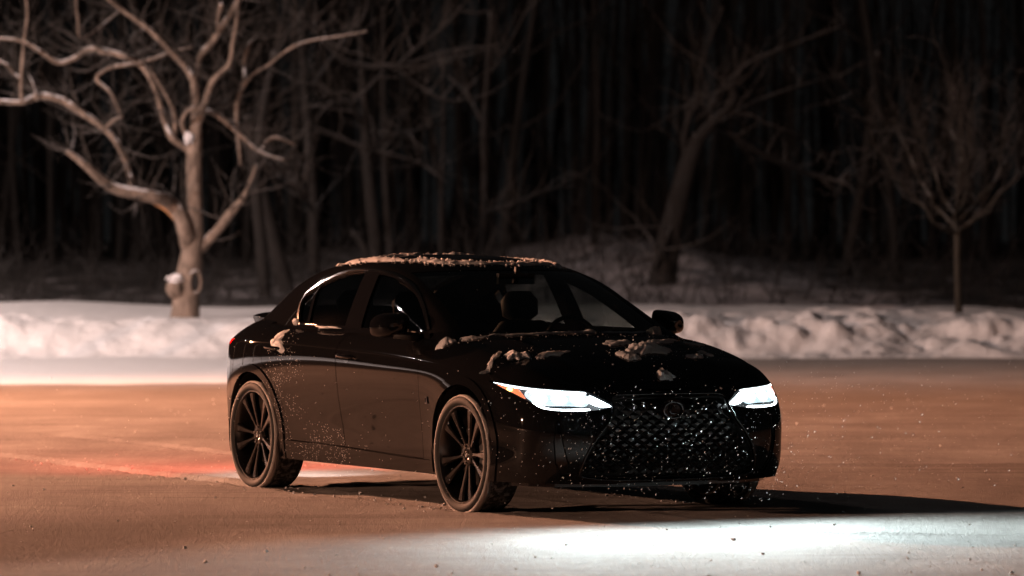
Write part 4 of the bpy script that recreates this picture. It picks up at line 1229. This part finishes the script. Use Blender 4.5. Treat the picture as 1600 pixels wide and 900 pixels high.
M['barkfar'] = mat('unlit far bark', (.0018, .0016, .0016), .95)  # lack of light at this depth put into the colour
M['barksmall'] = bark('smooth young bark', (.016, .014, .010), (.04, .034, .025), .2)
M['twig'] = bark('fine dark twigs', (.020, .016, .013), (.042, .035, .030), .25)
M['barkmid'] = mat('dim deep wood bark', (.005, .0045, .004), .95)  # dimness deep in the woods put into the colour
M['wood'] = mat('bare orange heartwood', (.62, .30, .12), .7)

def limb(pts, D, jit, seed):
    """px,py,width(px) list -> 3D smooth polyline + radii; jit moves it in depth"""
    rr = np.random.RandomState(seed); out = []; rad = []
    n = len(pts); d = 0; dd = (rr.rand() - .5) * jit
    P3 = []
    for i, (u, v, w) in enumerate(pts):
        DD = D + dd * i / max(1, n - 1) + (rr.rand() - .5) * jit * .12 * (i > 0)
        x, y, z = at(u, v, DD); P3.append(np.array([x, y, z])); rad.append(w * (.80 if w < 16 else .88) * DD / F_PX / 2)
    sm = smooth_poly([np.r_[p, r] for p, r in zip(P3, rad)], 4, False)
    return [s[:3] for s in sm], [max(.004, float(s[3])) for s in sm]
def twigs(mb, pts, rad, rr, count, L0, up=.5, depth=2, n=4, r0=.35):
    """fine side shoots grown from a limb"""
    for _ in range(count):
        i = rr.randint(max(1, int(len(pts) * .15)), len(pts)); p = np.array(pts[i]); r = min(rad[i] * r0, .016)
        t = pts[min(i + 1, len(pts) - 1)] - pts[max(0, i - 2)]; t = t / (np.linalg.norm(t) + 1e-9)
        d = t * .5 + rr.randn(3) * .55 + np.array([0, 0, up]); d /= np.linalg.norm(d)
        L = L0 * (.4 + .9 * rr.rand()); k = 7; q = [p]; dd = d.copy()
        for s in range(k):
            dd = dd + rr.randn(3) * .16 + np.array([0, 0, .05]); dd /= np.linalg.norm(dd); q.append(q[-1] + dd * L / k)
        rs = [max(.0022, r * (1 - .8 * s / k)) for s in range(k + 1)]
        mb.tube(q, rs, n, False)
        if depth > 1: twigs(mb, q, rs, rr, 2 + rr.randint(2), L * .55, up * .6, depth - 1, 3, .6)

# the big bare tree on the left, limb by limb
big = empty('bare_tree', at(290, 500, 61), 0, 'large bare tree with twisted snow-dusted limbs rising from the bank at the left', 'tree')
DB = 61.0
def tree_parts(root, trunk_pts, limbs, D, m, jit, tw, seed, twl=.9, snowy=None, n=12, twup=.4):
    off = Vector(root.location); rr = np.random.RandomState(seed)
    mb = MB(); p, r = limb(trunk_pts, D, 0, seed); mb.tube([q - np.array(off) for q in p], r, 18)
    mb.obj('trunk', m, root, True)
    tb = MB()
    for k, l in enumerate(limbs):
        p, r = limb(l, D, jit, seed + 1 + k); mb = MB(); mb.tube([q - np.array(off) for q in p], r, n); mb.obj('limb', m, root, True)
        twigs(tb, [q - np.array(off) for q in p], r, rr, int(tw * len(p) / 14) + 2, twl, twup)
    if tb.V: tb.obj('twigs', M['twig'], root, True)
T_BIG = [(288, 510, 60), (290, 485, 51), (291, 455, 47), (296, 425, 44), (300, 395, 38), (303, 365, 33), (304, 320, 29), (303, 270, 28), (304, 225, 27), (306, 195, 21)]
L_BIG = [
 [(306, 195, 21), (307, 165, 16), (303, 130, 14), (290, 105, 12), (268, 82, 11), (245, 58, 10), (222, 38, 9), (190, 15, 8), (160, -10, 7)],
 [(305, 205, 15), (321, 159, 13), (332, 128, 12), (348, 112, 10), (359, 100, 9), (364, 68, 8), (369, 40, 7), (372, -5, 6)],
 [(306, 170, 12), (309, 115, 9), (312, 90, 13), (329, 70, 13), (342, 50, 12), (357, 28, 12), (380, -10, 11)],
 [(342, 55, 8), (341, 30, 7), (346, 8, 9)],
 [(310, 180, 10), (326, 174, 11), (342, 182, 9), (363, 200, 8), (378, 213, 7), (404, 236, 6), (419, 219, 6), (434, 215, 6), (463, 227, 4)],
 [(404, 236, 5), (420, 243, 4), (444, 250, 3)],
 [(376, 258, 4), (372, 212, 8), (370, 165, 9), (382, 128, 8), (382, 98, 8), (389, 72, 7), (400, 58, 4)],
 [(381, 135, 5), (396, 116, 4), (419, 102, 4), (453, 76, 5), (484, 64, 4), (529, 57, 3), (574, 49, 2)],
 [(303, 240, 16), (287, 229, 13), (268, 215, 12), (257, 189, 10), (246, 151, 9), (232, 117, 10), (215, 98, 11), (193, 88, 12), (166, 81, 13), (140, 77, 11), (117, 91, 9), (91, 98, 10), (64, 81, 8), (34, 64, 6), (-5, 60, 5)],
 [(214, 100, 7), (198, 101, 6), (170, 107, 6), (151, 123, 7), (170, 142, 6), (180, 160, 5), (187, 182, 4), (170, 193, 4), (166, 204, 4)],
 [(215, 99, 7), (242, 91, 6), (272, 80, 4), (300, 74, 3)],
 [(272, 216, 9), (274, 195, 8), (272, 175, 8), (264, 157, 6), (249, 132, 5), (234, 106, 4)],
 [(300, 222, 10), (288, 205, 9), (285, 188, 8), (292, 175, 7), (303, 168, 8)],
 [(295, 385, 30), (289, 360, 27), (280, 335, 26), (262, 315, 26), (242, 308, 24), (212, 302, 21), (181, 295, 20), (162, 283, 18), (140, 264, 15), (120, 247, 12), (104, 236, 10)],
 [(209, 300, 13), (206, 285, 11), (198, 257, 11), (185, 227, 12), (166, 204, 12), (140, 184, 13), (117, 169, 14), (98, 157, 14), (72, 150, 14), (53, 153, 14), (34, 160, 10), (0, 159, 9), (-40, 165, 8)],
 [(34, 160, 7), (33, 125, 6), (36, 87, 6), (38, 60, 5), (43, 25, 4), (40, -10, 4)],
 [(32, 122, 6), (22, 115, 6), (11, 102, 6), (-8, 92, 5)],
 [(57, 150, 5), (52, 132, 4), (44, 115, 3)],
 [(167, 200, 6), (178, 188, 6), (192, 182, 5)],
 [(310, 395, 17), (325, 376, 17), (343, 356, 16), (360, 333, 16), (375, 316, 13), (385, 300, 9), (396, 272, 6), (400, 258, 4)],
 [(190, 15, 4), (130, 60, 3), (122, 30, 3), (118, -5, 3)],
]
tree_parts(big, T_BIG, L_BIG, DB, M['bark'], 2.2, 10, 70, .8)
off = Vector(big.location)
# peeled wood on the lower limb, snow on the old stump knot, and the knot hole
mb = MB(); p, r = limb([(240, 315, 9), (254, 320, 15), (270, 331, 17), (281, 347, 15), (287, 366, 5)], DB - .12, 0, 3)
mb.tube([q - np.array(off) for q in p], r, 10); mb.obj('peeled_wood', M['wood'], big, True)
def blobmesh(c, rx, ry, rz, seed, amp=.25, n=24):
    V = []; Fc = []
    for i in range(n // 2 + 1):
        ph = math.pi * i / (n // 2)
        for j in range(n):
            th = 2 * math.pi * j / n; d = np.array([math.sin(ph) * math.cos(th), math.sin(ph) * math.sin(th), math.cos(ph)])
            k = 1 + amp * (float(vnoise(np.array(d[0] * 2.3 + seed), np.array(d[1] * 2.3 + d[2] * 1.7), seed)) - .5) * 2
            V.append((c[0] + rx * k * d[0], c[1] + ry * k * d[1], c[2] + rz * k * d[2]))
    for i in range(n // 2):
        for j in range(n): Fc.append((i * n + j, (i + 1) * n + j, (i + 1) * n + (j + 1) % n, i * n + (j + 1) % n))
    b = MB(); b.add(V, Fc); return b
c = Vector(at(274, 447, DB - .12)) - off
blobmesh(c, .12, .13, .15, 3).obj('knot', M['bark'], big, True)
c = Vector(at(276, 434, DB - .12)) - off
blobmesh(c, .10, .11, .045, 6, .7).obj('snow_cap', M['snow'], big, True)
c = Vector(at(283, 349, DB - .1)) - off
blobmesh(Vector(at(288, 352, DB - .16)) - off, .045, .06, .13, 8, .5).obj('snow_cap', M['snow'], big, True)
blobmesh(Vector(at(296, 216, DB - .1)) - off, .07, .07, .08, 9, .5).obj('snow_cap', M['snow'], big, True)
mb = MB(); cc = Vector(at(305, 441, DB - .21)) - off
ringp = [np.array(cc) + np.array([.075 * math.cos(t), .02 * math.cos(t), .155 * math.sin(t)]) for t in np.linspace(0, 2 * math.pi, 21)]
mb.tube(ringp, .022, 8, False); mb.obj('knot_rim', M['bark'], big, True)
blobmesh(cc + Vector((0, .03, 0)), .06, .05, .13, 2, .1).obj('knot_hole', M['under'], big, True)

# the young tree on the right: straight stem, vase of fine branches
yt = empty('young_tree', at(1498, 498, 62), 0, 'slim young tree with a straight stem and a fan of fine branches at the right', 'tree')
T_Y = [(1499, 510, 17), (1498, 480, 15), (1497, 440, 14), (1496, 400, 14), (1496, 372, 14), (1496, 355, 13)]
rr = np.random.RandomState(5); L_Y = []
for k in range(10):
    a = (k / 9 - .5) * 2; x = 1496; y = 365 - 6 * (k % 4); l = [(x, y, 7)]
    dx = a * 20 + rr.randn() * 3; dy = -23 + 9 * abs(a)
    for s in range(9):
        x += dx * (1.0 - .04 * s) + rr.randn() * 4; y += dy + rr.randn() * 3; dy -= .8
        l.append((x, y, max(1.6, 6.5 - .65 * s)))
    L_Y.append(l)
tree_parts(yt, T_Y, L_Y, 62, M['barksmall'], 3.5, 8, 90, .9, n=6, twup=.5)

# individual trees at the edge of the woods
EDGE = [
 ('thick leaning tree trunk behind the bank, right of the car roof', 78, [(1036, 435, 50), (1042, 395, 46), (1052, 350, 42), (1064, 300, 38), (1078, 250, 34), (1092, 212, 28)],
  [[(1090, 220, 22), (1110, 195, 18), (1135, 172, 14), (1150, 150, 12), (1146, 125, 8)], [(1078, 250, 16), (1070, 232, 15), (1072, 200, 12), (1085, 160, 10), (1100, 90, 8), (1130, 10, 6)],
   [(1120, 190, 10), (1160, 222, 9), (1210, 250, 10), (1280, 276, 10), (1320, 286, 8), (1370, 292, 5)], [(1095, 212, 14), (1120, 150, 12), (1170, 100, 10), (1240, 70, 8), (1320, 40, 6)],
   [(1105, 205, 10), (1180, 160, 8), (1250, 135, 7), (1300, 120, 5)], [(1060, 330, 10), (1035, 390, 12), (1022, 420, 13)]], 2),
 ('stout slanting trunk just right of the big bare tree', 76, [(445, 440, 30), (432, 395, 29), (418, 340, 28), (405, 285, 26), (392, 235, 22), (388, 180, 16)],
  [[(405, 290, 10), (440, 280, 9), (470, 300, 9), (488, 330, 7)], [(390, 200, 10), (420, 120, 8), (440, 40, 7), (450, -10, 6)], [(392, 240, 8), (360, 180, 7), (345, 90, 6)]], 1),
 ('straight trunk forked low, behind the rear of the car', 82, [(492, 440, 20), (490, 380, 20), (489, 310, 19), (484, 240, 18), (480, 185, 17), (474, 110, 14), (470, 20, 12)],
  [[(488, 315, 10), (470, 292, 9), (450, 280, 8), (428, 288, 6)], [(484, 200, 9), (520, 210, 8), (560, 228, 8), (620, 244, 6), (680, 262, 4)], [(478, 150, 8), (520, 90, 7), (560, 30, 6)]], 0),
 ('warm lit slanting trunk above the rear roof of the car', 80, [(590, 410, 24), (586, 370, 23), (580, 320, 22), (575, 260, 20), (570, 190, 16), (566, 110, 13), (560, 10, 10)],
  [[(575, 262, 9), (600, 215, 8), (650, 205, 7), (700, 190, 5)], [(570, 200, 7), (535, 150, 6), (500, 140, 5)]], 0),
 ('thin trunk close beside the warm lit slanting one', 84, [(611, 410, 15), (606, 350, 14), (602, 280, 13), (600, 210, 12), (598, 120, 10), (600, 10, 8)], [[(600, 200, 6), (640, 150, 5), (670, 90, 4)]], 0),
 ('slim dim trunk above the middle of the car roof', 88, [(690, 410, 12), (689, 350, 11), (690, 290, 10), (693, 200, 8), (690, 80, 7)], [[(690, 280, 5), (650, 250, 4)]], 0),
 ('upright pale trunk above the front of the car roof', 82, [(753, 410, 17), (754, 350, 16), (757, 280, 15), (756, 200, 15), (762, 120, 13), (768, 20, 11)],
  [[(757, 200, 8), (730, 150, 7), (700, 120, 6)], [(762, 120, 7), (800, 60, 6), (830, 0, 5)], [(756, 330, 6), (800, 320, 6), (850, 298, 5), (900, 290, 4)]], 0),
 ('arching tree with long curved bare limbs high over the car', 74, [(415, 470, 24), (408, 380, 22), (400, 280, 20), (410, 180, 16), (430, 80, 13)],
  [[(430, 90, 10), (460, 40, 10), (500, 55, 9), (530, 90, 9), (570, 104, 10), (620, 105, 10), (650, 130, 8), (690, 155, 7), (730, 158, 4)], [(620, 104, 8), (655, 72, 8), (690, 45, 7), (725, 10, 5)],
   [(640, 98, 5), (700, 80, 5), (760, 72, 3)], [(600, 112, 6), (560, 150, 5), (520, 160, 5), (480, 170, 3)], [(500, 55, 7), (470, 35, 6), (420, 30, 5)]], 1),
 ('dim leaning trunk at the far right edge of the woods', 92, [(1318, 440, 22), (1330, 380, 20), (1342, 320, 19), (1352, 260, 17), (1360, 180, 14), (1372, 80, 11)], [[(1345, 300, 8), (1400, 250, 7), (1450, 180, 5)], [(1360, 180, 8), (1310, 120, 6)]], 0),
 ('short broken snow-tipped stub leaning beside the car roof', 79, [(575, 420, 12), (572, 395, 12), (560, 372, 12), (548, 362, 8)], [], 0),
]
for k, (lab, D, tr, lb, sn) in enumerate(EDGE):
    b0 = at(tr[0][0], tr[0][1], D); gz = float(wood_h(np.array(b0[0]), np.array(b0[1])))
    # continue the stem down to the ground it stands on
    vg = HZ + (CAM_H - gz + .1) * F_PX / D
    if vg > tr[0][1]: tr = [(tr[0][0] - (tr[1][0] - tr[0][0]) * .3, vg, tr[0][2] * 1.1)] + tr
    root = empty('woodland_tree', (b0[0], b0[1], gz), 0, lab, 'tree', 'trees at the edge of the woods')
    tree_parts(root, tr, lb, D, M['barkdim'], 4, 10, 200 + 10 * k, 1.5, n=8)

# deeper trees: a few builds copied along the slope
protos = []
rr = np.random.RandomState(99)
for v_ in range(5):
    root = empty('woodland_tree'); H = 11 + 4 * rr.rand(); r0 = .05 + .06 * rr.rand()
    lean = rr.randn(2) * .05; pts = [np.array([0, 0, -.3])]
    for s in range(9):
        lean = lean + rr.randn(2) * .035; pts.append(pts[-1] + np.array([lean[0] * H / 9, lean[1] * H / 9, H / 9]))
    rads = [r0 * (1 - .085 * s) for s in range(10)]
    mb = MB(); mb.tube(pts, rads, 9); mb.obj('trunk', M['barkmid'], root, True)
    mb = MB()
    for b in range(11):
        i = 2 + rr.randint(7); a = rr.rand() * 6.28; d = np.array([math.cos(a), math.sin(a), .35 + .5 * rr.rand()]); L = 1.6 + 2.4 * rr.rand(); q = [pts[i]]
        for s in range(7):
            d = d + rr.randn(3) * .22; d /= np.linalg.norm(d); q.append(q[-1] + d * L / 7)
        rs = [rads[i] * .42 * (1 - .11 * s) for s in range(8)]
        mb.tube(q, rs, 5); twigs(mb, q, rs, rr, 7, 1.3, .3, 2, 3)
    mb.obj('branches', M['barkmid'], root, True); protos.append(root)
def copy_tree(o, loc, rz, sc):
    c_ = o.copy(); COL.objects.link(c_); c_.location = loc; c_.rotation_euler = (0, 0, rz); c_.scale = (sc,) * 3
    for ch in [k for k in scene.objects if k.parent == o]:
        d_ = ch.copy(); COL.objects.link(d_); d_.parent = c_
    return c_
first = [True] * 5
for k in range(26):
    Y = 86 + 44 * rr.rand() ** .8; hw = Y * .125; X = -hw + 2 * hw * ((k + rr.rand()) / 26)
    v_ = rr.randint(5); z = float(wood_h(np.array(X), np.array(Y)))
    if first[v_]:
        o = protos[v_]; o.location = (X, Y, z); o.rotation_euler = (0, 0, rr.rand() * 6.28); o.scale = (.8 + .4 * rr.rand(),) * 3; first[v_] = False
    else: o = copy_tree(protos[v_], (X, Y, z), rr.rand() * 6.28, .75 + .5 * rr.rand())
    tag(o, 'dim bare tree among many alike, deep in the dark woods', 'tree', 'bare trees deep in the woods')

# tangle of thin brush under and before the trees
mb = MB(); rr = np.random.RandomState(41)
for k in range(620):
    Y = 70.5 + 28 * rr.rand() ** 1.3; hw = Y * .125; X = -hw + 2 * hw * rr.rand()
    z = float(wood_h(np.array(X), np.array(Y))); d = np.array([rr.randn() * .5, rr.randn() * .3, 1.0]); d /= np.linalg.norm(d); q = [np.array([X, Y, z - .05])]
    L = .5 + 1.6 * rr.rand() ** 2
    for s in range(6):
        d = d + rr.randn(3) * .2; d /= np.linalg.norm(d); q.append(q[-1] + d * L / 6)
    rs = [.013 * (1 - .12 * s) for s in range(7)]; mb.tube(q, rs, 4, False); twigs(mb, q, rs, rr, 4, L * .5, .3, 1, 3, .7)
tag(mb.obj('brush', M['barkdim'], None, True), 'tangle of thin bare brush on the wooded slope', 'brush', None, 'stuff')

# the far wood, a dark mass of stems and branches closing off the sky
mb = MB(); rr = np.random.RandomState(63)
for k in range(420):
    Y = 118 + 50 * rr.rand(); X = (rr.rand() * 2 - 1) * Y * .15; z = float(wood_h(np.array(X), np.array(Y))); lean = rr.randn(2) * .05; q = [np.array([X, Y, z - .3])]
    H_ = 9 + 9 * rr.rand()
    for s in range(6): lean = lean + rr.randn(2) * .03; q.append(q[-1] + np.array([lean[0] * H_ / 6, lean[1] * H_ / 6, H_ / 6]))
    r0 = .05 + .12 * rr.rand() ** 2; rs = [r0 * (1 - .12 * s) for s in range(7)]; mb.tube(q, rs, 5, False); twigs(mb, q, [r * 1.6 for r in rs], rr, 12, 3.2, .35, 2, 3, .6)
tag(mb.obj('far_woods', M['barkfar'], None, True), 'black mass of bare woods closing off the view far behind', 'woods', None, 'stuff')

# ------------------------------------------------------------------ street lamps (outside the frame, at the left of the lot)
def street_lamp(label, x, y, H, aim, col, watts, spot=None, softr=.12, glass=.11):
    root = empty('street_lamp', (x, y, 0), math.atan2(aim[1] - y, aim[0] - x), label, 'street lamp', 'lamps lighting the lot')
    mb = MB(); mb.tube([(0, 0, 0), (0, 0, .5), (0, 0, H + .1)], [.11, .085, .055], 16); mb.obj('pole', M['galv'], root, True, 40)
    mb = MB(); mb.tube([(0, 0, H), (.5, 0, H + .18), (1.1, 0, H + .2)], [.035, .03, .03], 10); mb.obj('arm', M['galv'], root, True)
    mb = MB(); mb.box((1.35, 0, H + .2), (.6, .3, .09)); mb.box((1.3, 0, H + .26), (.35, .2, .05)); mb.obj('lamp_head', M['galv'], root)
    mb = MB(); mb.lathe([(0, .001), (0, glass), (-.45 * glass, .9 * glass), (-.8 * glass, .55 * glass), (-.9 * glass, .001)], 24, 'z', (1.4, 0, H + .155)); mb.obj('lamp_glass', emis('lamp glass', col, 3000), root, True)
    ld = bpy.data.lights.new('lamp_light', 'SPOT' if spot else 'POINT'); ld.energy = watts; ld.color = col; ld.shadow_soft_size = softr
    if spot: ld.spot_size = R(spot[0]); ld.spot_blend = spot[1]
    lo = bpy.data.objects.new('lamp_light', ld); COL.objects.link(lo); lo.parent = root; lo.location = (1.4, 0, H - .06)
    if spot:
        w = Vector((x, y, 0)); th = root.rotation_euler[2]; tgt = Vector(aim) - w
        tgt = Vector((tgt.x * math.cos(-th) - tgt.y * math.sin(-th), tgt.x * math.sin(-th) + tgt.y * math.cos(-th), tgt.z))
        lo.rotation_euler = (tgt - lo.location).to_track_quat('-Z', 'Y').to_euler()
    return root
M['galv'] = mat('galvanised steel', (.35, .35, .34), .45, .8)
LX, LY, LZ = LAMP_POS
street_lamp('orange street lamp standing left of the frame near the snow bank', LX - 1.2, LY, LZ, (-3.5, 36.5, 0), LAMP_COL, LAMP_W, (116, .9))
street_lamp('pinkish white street lamp by the bank, the farther left of two', -31.3, 50.4, 16.7, (-30, 61, 0), LAMP2_COL, LAMP2_W * 4.5, LAMP2_SPOT, glass=.08)
street_lamp('orange street lamp standing far left of the car', -42, 15, 5.2, (0, 27, 0), (1.0, .52, .33), LAMP3_W)
street_lamp('pinkish white street lamp lighting the snow bank from the left', *LAMP2_POS[:2], LAMP2_POS[2], LAMP2_AIM, LAMP2_COL, LAMP2_W, LAMP2_SPOT)

# ------------------------------------------------------------------ loose snow in the air in front of the headlights
def flakes():
    rr = np.random.RandomState(12); V = []; Fc = []
    def one(p, s, d):
        d = d / np.linalg.norm(d); a = np.cross(d, [0, 1, .2]); a /= np.linalg.norm(a); b_ = np.cross(d, a); k = len(V)
        L = s * (1.2 + 2.2 * rr.rand())
        V.extend([p - d * L, p + a * s, p + b_ * s, p - a * s, p - b_ * s, p + d * L])
        Fc.extend([(k, k + 2, k + 1), (k, k + 3, k + 2), (k, k + 4, k + 3), (k, k + 1, k + 4), (k + 5, k + 1, k + 2), (k + 5, k + 2, k + 3), (k + 5, k + 3, k + 4), (k + 5, k + 4, k + 1)])
    n = 0
    while n < 900:
        c = CARM @ Vector((2.3 + .9 * rr.rand() ** 1.5, rr.randn() * .75 - .05, 0))
        z = .12 + .62 * rr.rand() ** 1.15
        one(np.array([c.x, c.y, z]), .0008 + .0015 * rr.rand() ** 2.4, np.array([.55 + .2 * rr.randn(), .2 * rr.randn(), .8 + .2 * rr.randn()])); n += 1
    for k in range(220):
        u = 1215 + 380 * rr.rand() ** 1.25; v = 560 + 190 * rr.rand(); D = 23.5 + 3.5 * rr.rand()
        one(np.array(at(u, v, D)), .0009 + .0014 * rr.rand() ** 2, rr.randn(3) * .5 + np.array([.5, 0, .6]))
    for k in range(90):
        c = CARM @ Vector((2.2 * rr.randn(), -1.0 - .8 * rr.rand(), 0)); one(np.array([c.x, c.y, .05 + .8 * rr.rand()]), .0013 + .0014 * rr.rand(), rr.randn(3))
    return V, Fc
V, Fc = flakes()
M['flake'] = mat('snow flake', (.9, .9, .92), .6)
tag(link('falling_snow', mesh('falling_snow', V, Fc, M['flake'], False)), 'fine blown snow hanging in the headlight beams before the grille', 'blown snow', None, 'stuff')

# crumbs of snow and grit knocked loose on the lot
rr = np.random.RandomState(77); mb = MB()
for k in range(760):
    if k < 380:      # thrown along the wheel tracks and round the tyres
        cx_ = 1.4 - 7 * rr.rand() ** 1.6; cyy = rr.choice([-.79, .79]) + rr.randn() * .16; c = CARM @ Vector((cx_, cyy, 0)); X, Y = c.x, c.y
    else: Y = 19.5 + 24 * rr.rand() ** 1.3; X = (rr.rand() * 2 - 1) * Y * .125
    s_ = .003 + .009 * rr.rand() ** 3; z = float(ground_h(np.array([[X]]), np.array([[Y]]))[0, 0])
    Mx = mathutils.Euler((rr.rand() * 6, rr.rand() * 6, rr.rand() * 6)).to_matrix()
    mb.box((X, Y, z + s_ * .3), (s_ * (1 + rr.rand()), s_ * (1 + .6 * rr.rand()), s_), Mx)
tag(mb.obj('snow_crumbs', M['snow']), 'loose crumbs of snow and grit scattered over the lot', 'snow crumbs', None, 'stuff')

# ------------------------------------------------------------------ night air
if HAZE > 0:
    hz = MB(); hz.box((0, 60, 18), (340, 400, 46)); 
    hm = bpy.data.materials.new('night haze'); hm.use_nodes = True; hn = hm.node_tree.nodes
    for k in list(hn): hn.remove(k)
    o_ = hn.new('ShaderNodeOutputMaterial'); pv = hn.new('ShaderNodeVolumePrincipled'); pv.inputs['Color'].default_value = (.9, .9, .92, 1)
    pv.inputs['Density'].default_value = HAZE; pv.inputs['Anisotropy'].default_value = .2
    hm.node_tree.links.new(pv.outputs[0], o_.inputs['Volume'])
    tag(hz.obj('haze', hm), 'thin cold night haze over the lot and woods', 'haze', None, 'stuff')
